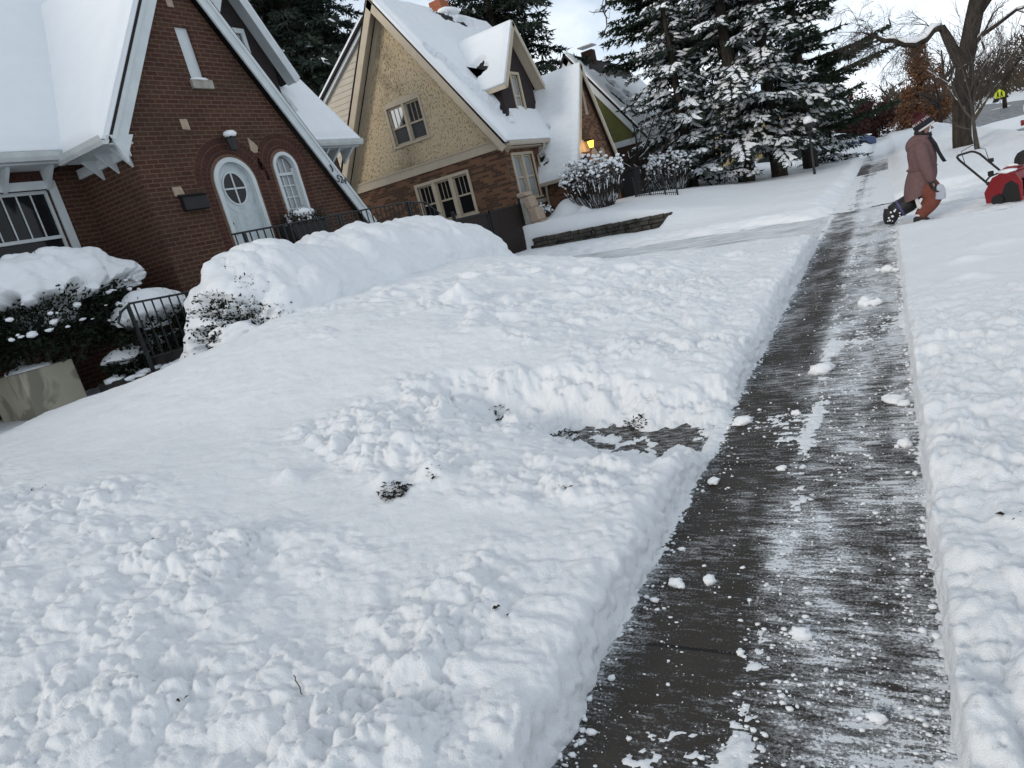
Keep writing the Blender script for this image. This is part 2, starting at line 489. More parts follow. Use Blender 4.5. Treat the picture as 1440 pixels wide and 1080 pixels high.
# ------------------------------------------------------------------ light
SUN_EL, SUN_AZ = R_(21), R_(203)     # azimuth measured from +Y towards +X
def make_world():
    w = bpy.data.worlds.new('World'); SC.world = w; w.use_nodes = True
    t = w.node_tree; t.nodes.clear()
    N = t.nodes.new; L = t.links.new
    sky = N('ShaderNodeTexSky'); sky.sky_type = 'NISHITA'; sky.sun_disc = False
    sky.sun_elevation = SUN_EL; sky.sun_rotation = SUN_AZ; sky.air_density = 1.0; sky.dust_density = 2.0
    tc = N('ShaderNodeTexCoord'); mp = N('ShaderNodeMapping'); mp.inputs['Scale'].default_value = (1.0, 1.0, 2.6); mp.inputs['Location'].default_value = (.35, 2.1, 0.2)
    L(tc.outputs['Generated'], mp.inputs['Vector'])
    n = N('ShaderNodeTexNoise'); n.inputs['Scale'].default_value = 2.3; n.inputs['Detail'].default_value = 7; n.inputs['Roughness'].default_value = .55; n.inputs['Distortion'].default_value = .3
    L(mp.outputs[0], n.inputs['Vector'])
    cr = N('ShaderNodeValToRGB'); e = cr.color_ramp.elements
    e[0].position = .40; e[0].color = (5.6, 6.6, 7.8, 1); e[1].position = .60; e[1].color = (9.6, 10.1, 10.6, 1)
    L(n.outputs[0], cr.inputs[0])
    mx = N('ShaderNodeMix'); mx.data_type = 'RGBA'; mx.inputs[0].default_value = .93
    L(sky.outputs[0], mx.inputs[6]); L(cr.outputs[0], mx.inputs[7])
    bg = N('ShaderNodeBackground'); bg.inputs[1].default_value = .095
    sp = N('ShaderNodeSeparateXYZ'); L(tc.outputs['Generated'], sp.inputs[0])
    zr = N('ShaderNodeMapRange'); zr.inputs[1].default_value = .02; zr.inputs[2].default_value = .75; zr.inputs[3].default_value = 1.30; zr.inputs[4].default_value = .66
    L(sp.outputs[2], zr.inputs[0])
    ml = N('ShaderNodeMix'); ml.data_type = 'RGBA'; ml.blend_type = 'MULTIPLY'; ml.inputs[0].default_value = 1.0
    L(mx.outputs[2], ml.inputs[6]); L(zr.outputs[0], ml.inputs[7])
    L(ml.outputs[2], bg.inputs[0])
    out = N('ShaderNodeOutputWorld'); L(bg.outputs[0], out.inputs[0])
    sd = bpy.data.lights.new('sun', 'SUN'); sd.energy = 1.15; sd.angle = R_(16); sd.color = (1.0, .90, .78)
    so = bpy.data.objects.new('sun', sd); COL.objects.link(so)
    d = Vector((math.sin(SUN_AZ) * math.cos(SUN_EL), math.cos(SUN_AZ) * math.cos(SUN_EL), math.sin(SUN_EL)))
    so.rotation_euler = d.to_track_quat('Z', 'Y').to_euler(); so.location = (20, 20, 30)
make_world()
SC.view_settings.view_transform = 'Standard'; SC.view_settings.look = 'None'
SC.view_settings.exposure = .18; SC.view_settings.gamma = 1.0
SC.cycles.max_bounces = 6; SC.cycles.diffuse_bounces = 3; SC.cycles.glossy_bounces = 3
SC.cycles.use_denoising = True
# ------------------------------------------------------------------ terrain
def drive_z(x): return np.clip(.05 * (-x - 1.5), 0, .42)

def lawn_base(x, y):
    """smooth top of the snow on the near lawn (x < -1.05, y < 13.3)"""
    s = -x - 1.05
    A = .46 + .46 * ss(2.7, 5.5, y)
    h = .225 + A * ss(-.6, 5.6, s) * 1.06 - .05
    # dips towards the front walk of the house
    dip = ss(-.05, .75, (x + 7.75) * -.5 + (y - 3.75) * .87) * ss(6.05, 6.7, -x) * ss(6.6, 5.4, y)
    low = np.maximum(dip, ss(8.0, 9.0, -x) * ss(6.6, 5.6, y))
    h = h * (1 - low) + .60 * low
    d = drive_z(x) + .19
    k = ss(8.3, 11.6, y - .1 * np.clip(-x - 1, 0, 9))
    return h * (1 - k) + d * k

def trench(x, y):
    """the half dug path from the sidewalk into the lawn: 1 in its bed"""
    t = np.clip((-x - 1.0) / 2.3, 0, 1)
    cy = 3.78 + .40 * t + .05 * np.sin(x * 5)
    hw = .36 - .20 * t + .09 * perlin(x * 3.1, y * 3.1, 91)
    end = ss(2.55, 1.75, -x - .75 + .25 * perlin(x * 2.3, y * 2.3, 92))
    return ss(2.3, .3, np.abs(y - cy) / hw + .55 * fbm(x * 4.5, y * 4.5, 4, 93, .6)) * end

def lawn_snow(x, y):
    s = -x - 1.05
    h = lawn_base(x, y)
    h = h + .05 * fbm(x * .55, y * .55, 3, 5) + .018 * fbm(x * 2.1, y * 2.1, 3, 6)
    wob = .35 * fbm(x * .8, y * .8, 3, 9)
    dt = np.hypot((x + 2.2) / 1.75, (y - 3.55) / .95)
    rough = ss(2.55, 1.55, y + wob - .12 * np.clip(s - 3, 0, 5))
    rough = np.maximum(rough, .95 * ss(1.25, .75, dt + .4 * wob))
    rough = np.maximum(rough, .75 * ss(2.6, 1.2, s + wob) * ss(4.0, 5.0, y) * ss(9.5, 7, y))
    rough = np.maximum(rough, .40 * ss(.55, .1, s + .3 * wob))
    pat = np.clip(.72 + 1.2 * fbm(x * 1.1, y * 1.1, 3, 31), .25, 1.3)
    rough = rough * pat
    mid = ss(5.0, 6.4, y) * ss(11.5, 9, y) * ss(-6.2, -5, x) * np.clip(.4 + 1.6 * fbm(x * .9, y * .9, 3, 33), 0, 1)
    wx = x + .06 * fbm(x * 4, y * 4, 2, 41); wy = y + .06 * fbm(x * 4, y * 4, 2, 42)
    L = .26 * lumps(wx, wy, .24, 11, .5) + .42 * lumps(wx, wy, .115, 21, .6) + .62 * lumps(wx, wy, .056, 25, .75) + .62 * lumps(x, y, .027, 27, .75) + .30 * lumps(wx + .3, wy, .08, 28, .5)
    CL = .55 * clods(x + .03 * fbm(x * 9, y * 9, 2, 43), y + .03 * fbm(x * 9, y * 9, 2, 44), .16, 211, .38) + .6 * clods(wx, wy, .07, 221, .5) + .5 * clods(wx + .01 * fbm(x * 30, y * 30, 2, 45), wy, .035, 231, .5)
    tr = ss(4.4, 5.0, y) * ss(8.5, 7.0, y) * ss(-6.4, -5.4, x) * ss(-1.2, -2.2, x) * ss(-.05, .35, fbm(x * 1.3 + 4, y * 1.3, 3, 35))
    rough = np.maximum(rough, .62 * tr)
    rough = np.maximum(rough, np.clip(.07 + .16 * fbm(x * .9, y * .9, 2, 34) + .14 * ss(4.0, 5.2, y), .03, 1))
    h = h + rough * (L * 1.0 + CL * .45 - .02) + rough * .045 * fbm(x * 5, y * 5, 4, 51, .6)
    # crumbly medium texture and shallow footprints on the upper lawn
    h = h + mid * (.34 * lumps(wx, wy, .34, 61, .5) * .35 + .35 * lumps(wx, wy, .12, 62, .55) - .02)
    h = h + .004 * fbm(x * 14, y * 14, 3, 52) + .010 * ss(4.5, 6, y) * fbm(x * 6, y * 6, 4, 53)
    # footprints and thrown ridges across the middle of the lawn
    for (px, py, rx, ry, a) in PRINTS:
        d = (((x - px) / rx) ** 2 + ((y - py) / ry) ** 2) * (1 + .7 * perlin(x * 6, y * 6, 78)) + .2 * perlin(x * 14, y * 14, 79) ** 2
        h = h - a * np.exp(-d * d * 1.2) + a * .45 * np.exp(-(np.sqrt(d) - 1.45) ** 2 * 7)
    for (px, py, r, a) in PEAKS:
        d = np.hypot((x - px) * (1 + .4 * perlin(x * 5, y * 5, 77)), y - py) / r
        h = h + a * np.exp(-d ** 1.6 * 1.4)
    # spoil heaps on both rims of the dug path
    rim = np.exp(-((y - (3.05 + .1 * s)) / .30) ** 2) * ss(.1, .5, s) * ss(3.0, 2.0, s)
    rim2 = np.exp(-((y - (4.75 + .12 * s)) / .34) ** 2) * ss(.0, .4, s) * ss(3.2, 2.1, s)
    h = h + (.035 * rim + .03 * rim2) * (.75 + .9 * fbm(x * 2.6, y * 2.6, 3, 71))
    h = h - .07 * np.exp(-((y - 3.65) / .75) ** 2) * ss(3.4, 2.0, s) * ss(-.1, .3, s)
    T = trench(x, y)
    h = h + 3.2 * T * (1 - T) * (.7 * lumps(wx, wy, .16, 87, .75) + .7 * clods(wx, wy, .10, 88, .6) + .5 * lumps(wx, wy, .055, 89, .7) - .03)
    bed = -.012 * ss(1.3, .6, s) + .075 * fbm(x * 5, y * 5, 5, 81, .65) + .17 * ss(.9, 2.1, s) + .30 * lumps(wx, wy, .10, 83, .45) + .35 * lumps(wx, wy, .05, 84, .4) * ss(-.1, .3, fbm(x * 3, y * 3, 2, 86))
    h = h * (1 - T) + bed * T
    # end at the driveway
    ye = 11.55 + .16 * np.clip(-x - 1, 0, 9)
    e = ss(.45, -.25, y - ye + .28 * fbm(x * 1.4, y * 1.4, 4, 85, .6))
    h = h * e + (drive_z(x) - .05) * (1 - e)
    return h

rp = random.Random(5)
PRINTS = [(-3.6, 7.9, .16, .24, .07), (-3.1, 8.3, .17, .24, .06), (-4.2, 7.7, .15, .22, .07), (-2.6, 8.8, .15, .24, .05),
          (-4.8, 7.2, .17, .2, .06), (-3.0, 6.9, .2, .16, .05), (-2.3, 6.2, .2, .16, .05), (-5.2, 6.6, .16, .2, .05),
          (-3.4, 5.6, .2, .15, .04), (-2.0, 9.6, .15, .2, .05), (-2.7, 10.2, .15, .2, .05)]
PEAKS = [(-4.15, 6.15, .16, .20), (-4.45, 6.0, .13, .10), (-3.7, 6.4, .17, .08), (-3.35, 6.3, .12, .07), (-3.05, 6.75, .14, .06),
         (-2.6, 2.62, .11, .09), (-2.35, 2.75, .11, .10), (-3.35, 2.6, .10, .07), (-2.75, 3.1, .10, .07), (-1.75, 3.05, .10, .04),
         (-1.14, 3.22, .09, .07), (-1.35, 3.05, .10, .04), (-2.1, 2.9, .10, .04)]

def spaced(a, b, k, c):
    """values from a to b whose step is k * hypot(v, c)"""
    v = [a]
    while v[-1] < b: v.append(v[-1] + k * math.hypot(v[-1], c))
    return np.array(v)

def build_left_bank():
    ys = spaced(-1.3, 13.7, .0042, 1.55)
    st = spaced(1.05, 12.6, .0042, 1.6) - 1.05
    nf = 18
    Y, S = np.meshgrid(ys, st, indexing='ij')
    def edge(y):
        return -1.05 + .05 * fbm(y * 1.1, y * 0 + 3.3, 3, 2) + .035 * fbm(y * 5, y * 0 + 1.3, 4, 3, .6)
    E = edge(ys)
    XT = E[:, None] - .05 - S
    ZT = lawn_snow(XT, Y)
    lip = np.exp(-S / .035)
    ZT = ZT - lip * .03 * (ZT > .12)
    # the cut face
    tt = np.linspace(0, 1, nf, endpoint=False)
    Yf, Tf = np.meshgrid(ys, tt, indexing='ij')
    zt = ZT[:, :1]
    Zf = -.02 + (zt + .02) * Tf
    bul = .020 * fbm(Yf * 9, Zf * 9, 4, 14, .6) + .012 * lumps(Yf, Zf, .06, 15, .6) / .03 + .010 * clods(Yf, Zf, .035, 18, .5) / .02 + .012 * fbm(Yf * 2.2, Zf * 5, 3, 16)
    Xf = E[:, None] - .05 * Tf ** 1.5 + bul * np.sin(np.pi * np.clip(Tf, .02, 1)) ** .5 + .02 * np.exp(-Tf / .12) * (.5 + fbm(Yf * 12, Yf * 0, 3, 17))
    X = np.concatenate([Xf, XT], 1); Yg = np.concatenate([Yf, Y], 1); Z = np.concatenate([Zf, ZT], 1)
    o = grid_mesh('snowy_lawn', X, Yg, Z, M['snow'])
    tag(o, 'deep shovelled snow covering the sloping front lawn left of the sidewalk', kind='structure')

def drive_edge_right(x): return 10.75 - .22 * np.clip(x, 0, 3)

def right_snow(x, y):
    h = .165 + .03 * fbm(x * .7, y * .7, 3, 105) + .05 * ss(.2, 2.5, x)
    wob = .4 * fbm(x * .8, y * .8, 3, 109)
    rough = np.clip(ss(7.2, 5.0, y + wob) * (.75 + .7 * fbm(x * 1.5, y * 1.5, 3, 131)), .06, 1.1)
    wx = x + .05 * fbm(x * 4, y * 4, 2, 141); wy = y + .05 * fbm(x * 4, y * 4, 2, 142)
    L = .35 * lumps(wx, wy, .22, 111, .5) + .5 * lumps(wx, wy, .10, 121, .65) + .6 * lumps(wx, wy, .048, 125, .75) + .5 * lumps(x, y, .023, 127, .7)
    CL = .55 * clods(wx, wy, .13, 311, .4) + .6 * clods(wx, wy, .06, 321, .5) + .5 * clods(x, y, .032, 331, .5)
    h = h + rough * (L * .85 + CL * .5 - .015 + .03 * fbm(x * 5, y * 5, 4, 151, .6)) + .004 * fbm(x * 13, y * 13, 3, 152)
    for (px, py, r, a) in ((.55, 7.4, .16, .05), (.5, 6.6, .15, .05), (.8, 8.0, .2, .03)):
        h = h + a * np.exp(-(((x - px) / r) ** 2 + ((y - py) / (r * .5)) ** 2))
    ed = drive_edge_right(x)
    e = ss(.25, -.25, y - ed + .18 * fbm(x * 1.6, y * 1.6, 3, 161))
    far = ss(-.3, .4, y - 15.4 + .25 * fbm(x * 1.3, y * 1.3, 3, 162))
    bed = .022 + .06 * fbm(x * 1.4, y * 4.2, 4, 171, .6) + .03 * fbm(x * 5, y * 9, 3, 172, .6) + .02 * ss(1.5, 4, x) - .05 * np.exp(-((y - 13.6 + .25 * x) / .28) ** 2)
    farh = .20 + .06 * fbm(x * .6, y * .6, 3, 106) + .02 * fbm(x * 3, y * 3, 3, 107) + .12 * np.exp(-((x - 3.1) / .5) ** 2)
    return h * e * (1 - far) + bed * (1 - e) * (1 - far) + farh * far

def build_right_bank():
    ys = np.concatenate([spaced(.2, 16, .0046, 1.5), spaced(16.2, 95, .012, 1.5)])
    st = spaced(.0, 3.5, .0046, 1.6)
    nf = 14
    Y, S = np.meshgrid(ys, st, indexing='ij')
    E = .005 + 0.022 * fbm(ys * .9, ys * 0 + 7.7, 3, 202) + .020 * fbm(ys * 5, ys * 0 + 5.1, 3, 203) - .05 * ss(16, 22, ys)
    XT = E[:, None] + .025 + S
    ZT = right_snow(XT, Y)
    ZT = ZT - np.exp(-S / .03) * .02 * (ZT > .1)
    ZT = ZT * (1 - ss(15.2, 16.2, Y) * .85 * ss(.42, .0, S + .2 * fbm(Y * 1.4, S, 3, 216)))
    end = ss(3.55, 3.2, XT)
    ZT = ZT * end - .12 * (1 - end)
    tt = np.linspace(0, 1, nf, endpoint=False)
    Yf, Tf = np.meshgrid(ys, tt, indexing='ij')
    zt = ZT[:, :1]
    Zf = -.03 + (zt + .03) * Tf
    Xf = E[:, None] + .025 * Tf - .020 * (fbm(Yf * 8, Zf * 12, 4, 214, .6) + .8 * lumps(Yf, Zf, .05, 215, .6) / .05) * np.sin(np.pi * Tf)
    X = np.concatenate([Xf, XT], 1); Yg = np.concatenate([Yf, Y], 1); Z = np.concatenate([Zf, ZT], 1)
    o = grid_mesh('snowy_verge', X, Yg, Z, M['snow'])
    tag(o, 'snow on the verge between the sidewalk and the street', kind='structure')

def yard_z(x, y):
    s = -x - 1.05
    yz = .22 + .95 * ss(.2, 7.0, s) - .28 * ss(21, 30, y) * ss(0, 5, s)
    yz = yz + .06 * fbm(x * .5, y * .5, 3, 305) + .012 * fbm(x * 2.6, y * 2.6, 3, 306)
    d = drive_z(x) + .17 + .03 * fbm(x, y, 3, 307)
    wall = ss(16.93, 17.0, y); ramp = ss(15.7, 17.6, y)
    w = ss(4.75, 5.05, -x)
    k = wall * w + ramp * (1 - w)
    h = d * (1 - k) + yz * k
    e = ss(14.75, 15.75, y + .55 * fbm(x * 1.1, y * 1.6, 4, 308, .6))
    h = h + .012 * fbm(x * 6, y * 6, 3, 309) * e
    h = h * e + (drive_z(x) - .03) * (1 - e)
    # a mound on something buried by the corner of the house
    h = h + .42 * np.exp(-(((x + 8.15) / .55) ** 2 + ((y - 18.9) / .5) ** 2) ** 1.5) + .16 * np.exp(-(((x + 7.55) / .16) ** 2 + ((y - 18.3) / .16) ** 2))
    return h

def build_yard():
    ys = np.concatenate([np.arange(14.3, 17.4, .035), spaced(17.45, 80, .006, 3)])
    st = np.concatenate([[0, .002, .01, .03, .06, .1], np.arange(.16, 12.0, .06)])
    Y, S = np.meshgrid(ys, st, indexing='ij')
    E = -1.05 - .03 * fbm(ys * .7, ys * 0 + 2.1, 3, 302) + .12 * ss(17, 24, ys)
    X = E[:, None] - .03 * ss(0, .06, S) - S
    YZ = yard_z(X, Y)
    Z = np.where(YZ < .012, -.03, 1) * np.where(YZ < .012, 1, YZ) * (.03 + .97 * ss(-.001, .45, S + .25 * fbm(Y * 1.3, Y * 0 + S, 3, 310) + .05)) * ss(-.001, .01, S) - .03 * (S < .001) - .02 * (YZ < .012)
    o = grid_mesh('snowy_yard', X, Y, Z, M['snow_soft'])
    tag(o, 'smooth snow over the neighbouring front yards beyond the driveway', kind='structure')

def ground_far():
    xs = np.concatenate([-np.array(spaced(12.3, 260, .06, 4))[::-1], np.arange(-12, 12.1, 1.0), spaced(12.5, 320, .06, 4)])
    ys = np.concatenate([np.arange(-14, 16, 1.0), spaced(16, 620, .05, 5)])
    Y, X = np.meshgrid(ys, xs, indexing='ij')
    Z = -.13 + .45 * ss(9, 13, -X) + .62 * ss(11.2, 15, X) * ss(0, 30, Y)
    Z = Z + .5 * ss(9, 12.5, -X) * ss(13, 20, Y) * ss(60, 30, Y)
    Z = Z + 7 * ss(24, 85, X) * ss(30, 90, Y) + .1 * fbm(X * .1, Y * .1, 3, 401)
    o = grid_mesh('snowy_ground', X, Y, Z, M['snow_soft'])
    tag(o, 'snow covered ground reaching the horizon', kind='structure')

def build_paving():
    ys = np.arange(-1.5, 90.1, 1.5); xs = np.linspace(-1.35, .30, 6)
    Y, X = np.meshgrid(ys, xs, indexing='ij')
    o = grid_mesh('sidewalk', X, Y, 0 * X, M['walk']); tag(o, 'cleared wet concrete sidewalk streaked with snow', kind='structure')
    xs = np.concatenate([np.arange(-12.5, -1.3, .4), [-1.2]]); ys = np.arange(11.0, 16.6, .4)
    Y, X = np.meshgrid(ys, xs, indexing='ij')
    o = grid_mesh('driveway', X, Y, drive_z(X) + .004, M['drive']); tag(o, 'scraped snowy driveway between the two brick houses', kind='structure')
    xs = np.array([.28, 1.5, 3.4]); ys = np.arange(9.6, 16.6, .4)
    Y, X = np.meshgrid(ys, xs, indexing='ij')
    o = grid_mesh('driveway_apron', X, Y, 0 * X + .002, M['drive']); tag(o, 'snowy driveway apron leading to the street', kind='structure')
    xs = np.linspace(3.35, 11.4, 8); ys = np.concatenate([np.arange(-4, 40, 4), np.arange(40, 400, 20)])
    Y, X = np.meshgrid(ys, xs, indexing='ij')
    o = grid_mesh('street', X, Y, -.10 + 0 * X, M['road']); tag(o, 'wet grey street beyond the snowy verge', kind='structure')
    # dark soil and paving under the dug path
    xs = np.linspace(-3.5, -1.13, 12); ys = np.linspace(3.1, 4.8, 8)
    Y, X = np.meshgrid(ys, xs, indexing='ij')
    o = grid_mesh('lawn_soil', X, Y, .008 + 0 * X, M['dusted_soil']); tag(o, 'dark frozen soil under the half dug path', kind='structure')

build_left_bank(); build_right_bank(); build_yard(); ground_far(); build_paving()

# ------------------------------------------------------------------ leftover snow on the paving (real crumbs)
def slush_patches(y0=.9, y1=12.6, extra=0.0, k=.0036, gap=0):
    """thin scraped snow left on the walk: low relief that dips under the paving where it is bare"""
    ys = spaced(y0, y1, k, 1.5); xs = np.linspace(-1.10, .06, 190 if not gap else 110)
    Y, X = np.meshgrid(ys, xs, indexing='ij')
    mid = np.exp(-((X + .52 + .06 * fbm(Y * 1.3, Y * 0, 3, 503)) / .055) ** 2)
    le = np.exp(-((X + 1.06) / .05) ** 2); re = np.exp(-((X - .02) / .045) ** 2)
    right = ss(-.55, -.4, X)
    base = -.62 + .48 * mid + .75 * le + .50 * re + .20 * right + .16 * ss(5, 9, Y) * right
    path = np.exp(-((Y - 3.9) / .42) ** 2) * (1 - right) * .46
    fan = np.exp(-((Y - 5.6 - .9 * (X + .5)) / .35) ** 2) * .42 * ss(-1.0, -.5, X)
    botl = ss(1.75, 1.35, Y) * ss(-1.0, -.8, X) * (1 - right) * .42
    v = base + extra - gap * np.exp(-((X + .5) / .22) ** 2) * (.6 + fbm(Y * .8, Y * 0, 2, 509)) + path + fan + botl + .62 * fbm(X * 3.5, Y * 3.0, 4, 511, .6) + .42 * fbm(X * 9, Y * 26, 4, 512, .6) + .32 * fbm(X * 30, Y * 30, 3, 513, .6)
    h = np.where(v > 0, .020 * np.clip(v, 0, .7) + .25 * lumps(X, Y, .045, 521, .6) * np.clip(v * 2.5, 0, 1) + .22 * lumps(X, Y, .02, 522, .6) * np.clip(v * 4, 0, 1), -.004)
    o = grid_mesh('slush', X, Y, h + .001, M['snow']); tag(o, 'thin crumbly snow left on the sidewalk', kind='stuff')

slush_patches(); slush_patches(12.7, 15.1, .12, .006, .2); slush_patches(15.1, 24.9, .95, .006, 1.15); slush_patches(31.5, 60, .75, .008, .5)

def chunk_mesh(bm_mb, c, r, rnd, sub=1):
    a, b, h = rnd.uniform(.8, 1.3), rnd.uniform(.7, 1.05), rnd.uniform(.45, .75)
    k = len(bm_mb.v); bm_mb.blob((0, 0, 0), 1, 3, .035, rnd); o = rnd.uniform(0, 90)
    for i in range(k, len(bm_mb.v)):
        v = bm_mb.v[i]; q = np.array([v.x * 1.3 + o]), np.array([v.y * 1.3 + v.z * 1.1 + o])
        m = 1 + .55 * float(fbm(q[0], q[1], 3, 5)[0]); m += .10 * float(fbm(q[0] * 4, q[1] * 4, 2, 6)[0])
        bm_mb.v[i] = Vector((c[0] + v.x * r * a * m, c[1] + v.y * r * b * m, c[2] + v.z * r * h * m))

def crumbs():
    rnd = random.Random(21); mb = MB()
    n = 0
    while n < 5200:
        y = 1.0 + 11.3 * rnd.random() ** 1.9; x = rnd.uniform(-1.03, .0)
        p = .16 + .5 * math.exp(-((x + .5) / .09) ** 2) + (.42 if x > -.45 else 0) + .8 * math.exp(-((x + 1.04) / .05) ** 2) + .5 * math.exp(-(x / .05) ** 2)
        if abs(y - 3.8) < .5: p += .25
        if rnd.random() > p or float(fbm(np.array([x * 5.0]), np.array([y * 3.5]), 3, 77)[0]) < rnd.uniform(-.25, .22): continue
        r = .0020 + .0075 * rnd.random() ** 5
        mb.blob((x, y, r * .35), (r * rnd.uniform(.8, 1.6), r * rnd.uniform(.7, 1.1), r * rnd.uniform(.4, .8)), 0 if r < .005 else 1, .32, rnd); n += 1
    # bits that rolled down from the two cut faces
    for i in range(420):
        y = 1.1 + 11 * rnd.random() ** 1.6; r = .003 + .014 * rnd.random() ** 3.5
        side = rnd.random() < .6
        x = -1.03 + abs(rnd.gauss(0, .035)) if side else -.005 - abs(rnd.gauss(0, .025))
        mb.blob((x, y, r * .4), (r * rnd.uniform(.9, 1.5), r, r * .7), 1, .32, rnd)
    o = mb.build('loose_snow', M['snow_soft'], smooth=True, uv=False, origin=(0, 0, 0))
    tag(o, 'loose snow crumbs scattered over the wet sidewalk', kind='stuff')
crumbs()

CH = [(-.77, 2.33, .030, 'smooth white snow lump alone on the dark clean half of the sidewalk'),
      (-.90, 2.30, .028, 'double snow lump by the left snowbank, beside the smooth single lump'),
      (-.94, 3.22, .035, 'snow lump lying against the corner of the left snowbank below the dug path'),
      (-.62, 3.37, .022, 'small egg shaped snow lump on bare paving in the middle of the walk'),
      (-.93, 4.06, .045, 'larger snow lump beside the mouth of the dug path'),
      (-.55, 4.95, .060, 'flat elongated snow slab on the middle of the walk'),
      (-.10, 4.25, .050, 'pair of merged snow lumps near the right bank'),
      (-.06, 3.62, .036, 'round snow lump against the right bank below the merged pair'),
      (-.30, 6.85, .075, 'big crumbled snow heap on the far right half of the walk'),
      (-.12, 8.3, .070, 'ragged snow heap at the foot of the right bank near the driveway'),
      (-.40, 2.05, .030, 'icy grey snow lump in the middle snow line of the walk'),
      (-.17, 1.72, .022, 'small snow lump in the near right corner of the walk'),
      (-.64, 1.36, .026, 'snow lump at the near end of the middle snow line'),
      (-.58, 1.93, .016, 'pea sized white snow lump between the two halves of the walk'),
      (-.63, 4.15, .030, 'low snow smear lump on the middle of the walk by the dug path')]
for i, (x, y, r, lab) in enumerate(CH):
    rnd = random.Random(100 + i); mb = MB()
    chunk_mesh(mb, (x, y, r * .45), r, rnd, 2)
    for k in range(3 if r > .04 else (1 if 'double' in lab or 'pair' in lab else 0)):
        chunk_mesh(mb, (x + rnd.uniform(-1.3, 1.3) * r, y + rnd.uniform(-1.2, 1.2) * r, r * .3), r * rnd.uniform(.4, .75), rnd, 2)
    o = mb.build('snow_lump', M['snow_soft'], origin=(x, y, 0), smooth=True, uv=False)
    tag(o, lab, 'snow lump', 'snow lumps on the sidewalk')

# ------------------------------------------------------------------ litter on the snow
def surf(x, y): return float(lawn_snow(np.array([float(x)]), np.array([float(y)]))[0])
def leaf_clump(x, y, r, n, lab, seed, mat='soil'):
    rnd = random.Random(seed); mb = MB(); z = surf(x, y)
    for i in range(n):
        a = rnd.uniform(0, 6.28); d = r * math.sqrt(rnd.random()); l = rnd.uniform(.012, .040)
        p = Vector((x + d * math.cos(a), y + d * math.sin(a), 0)); p.z = surf(p.x, p.y) + rnd.uniform(.0, .012)
        t = rnd.uniform(0, 6.28); u = Vector((math.cos(t), math.sin(t), rnd.uniform(-.2, .5))) * l
        w = Vector((-math.sin(t), math.cos(t), rnd.uniform(-.5, .5))) * l * rnd.uniform(.12, .3)
        m = p + u * .5 + Vector((0, 0, l * .15))
        mb.add([p, m - w, p + u, m + w], [(0, 1, 2, 3)])
    o = mb.build('leaf_clump', M[mat], origin=(x, y, z), uv=False); tag(o, lab, 'leaf clump', 'dead leaves and grass on the snow')
leaf_clump(-2.47, 2.52, .085, 150, 'dark clump of grass and leaves stuck to a snow heap', 1)
leaf_clump(-2.30, 2.68, .04, 14, 'small dark leaf bits beside the big grass clump', 2)
leaf_clump(-2.12, 3.95, .10, 160, 'black grass patch at the left of the dug path', 3)
leaf_clump(-2.72, 4.12, .08, 70, 'grass showing at the far left end of the dug path', 4)
leaf_clump(-1.66, 4.06, .10, 150, 'dark soil and grass hole near the sidewalk end of the dug path', 5)
leaf_clump(-1.55, 2.72, .03, 5, 'orange brown leaf lying on the snow heap', 6, 'rust')
leaf_clump(-2.25, 1.02, .015, 4, 'tiny dark leaf on the near lawn snow', 7)
leaf_clump(-5.2, 2.05, .05, 6, 'dark leaf fragments far left on the smooth snow', 8)
leaf_clump(-3.45, 1.75, .03, 4, 'single dark leaf bit on the lumpy snow at left', 9)
leaf_clump(-1.38, 1.75, .02, 4, 'dark leaf scrap on the snow near the bank edge', 10)
leaf_clump(.28, 2.55, .05, 12, 'dirty leaf scraps in the right snowbank', 11)
leaf_clump(-7.15, 4.55, .12, 12, 'brown leaves on the snow by the iron railing', 12, 'rust')
def stick():
    x, y = -1.87, 1.2; pts = []
    for i in range(7):
        px = x + .085 * (i / 6 - .5) * 1.0; py = y - .05 * (i / 6 - .5) + .003 * math.sin(i * 2.1)
        pts.append((px, py, surf(px, py) + .012))
    mb = MB(); mb.tube(pts, .0018, 5)
    tag(mb.build('twig', M['twig_dark'], origin=pts[0], uv=False), 'thin dark twig lying on the near lawn snow', 'twig')
stick()
# ------------------------------------------------------------------ house helpers
def bxp(name, mat, parent, *boxes, F=WORLD, bevel=0):
    mb = MB()
    for b in boxes: mb.box(*b, F=F)
    return mb.build(name, mat, parent, bevel=bevel)

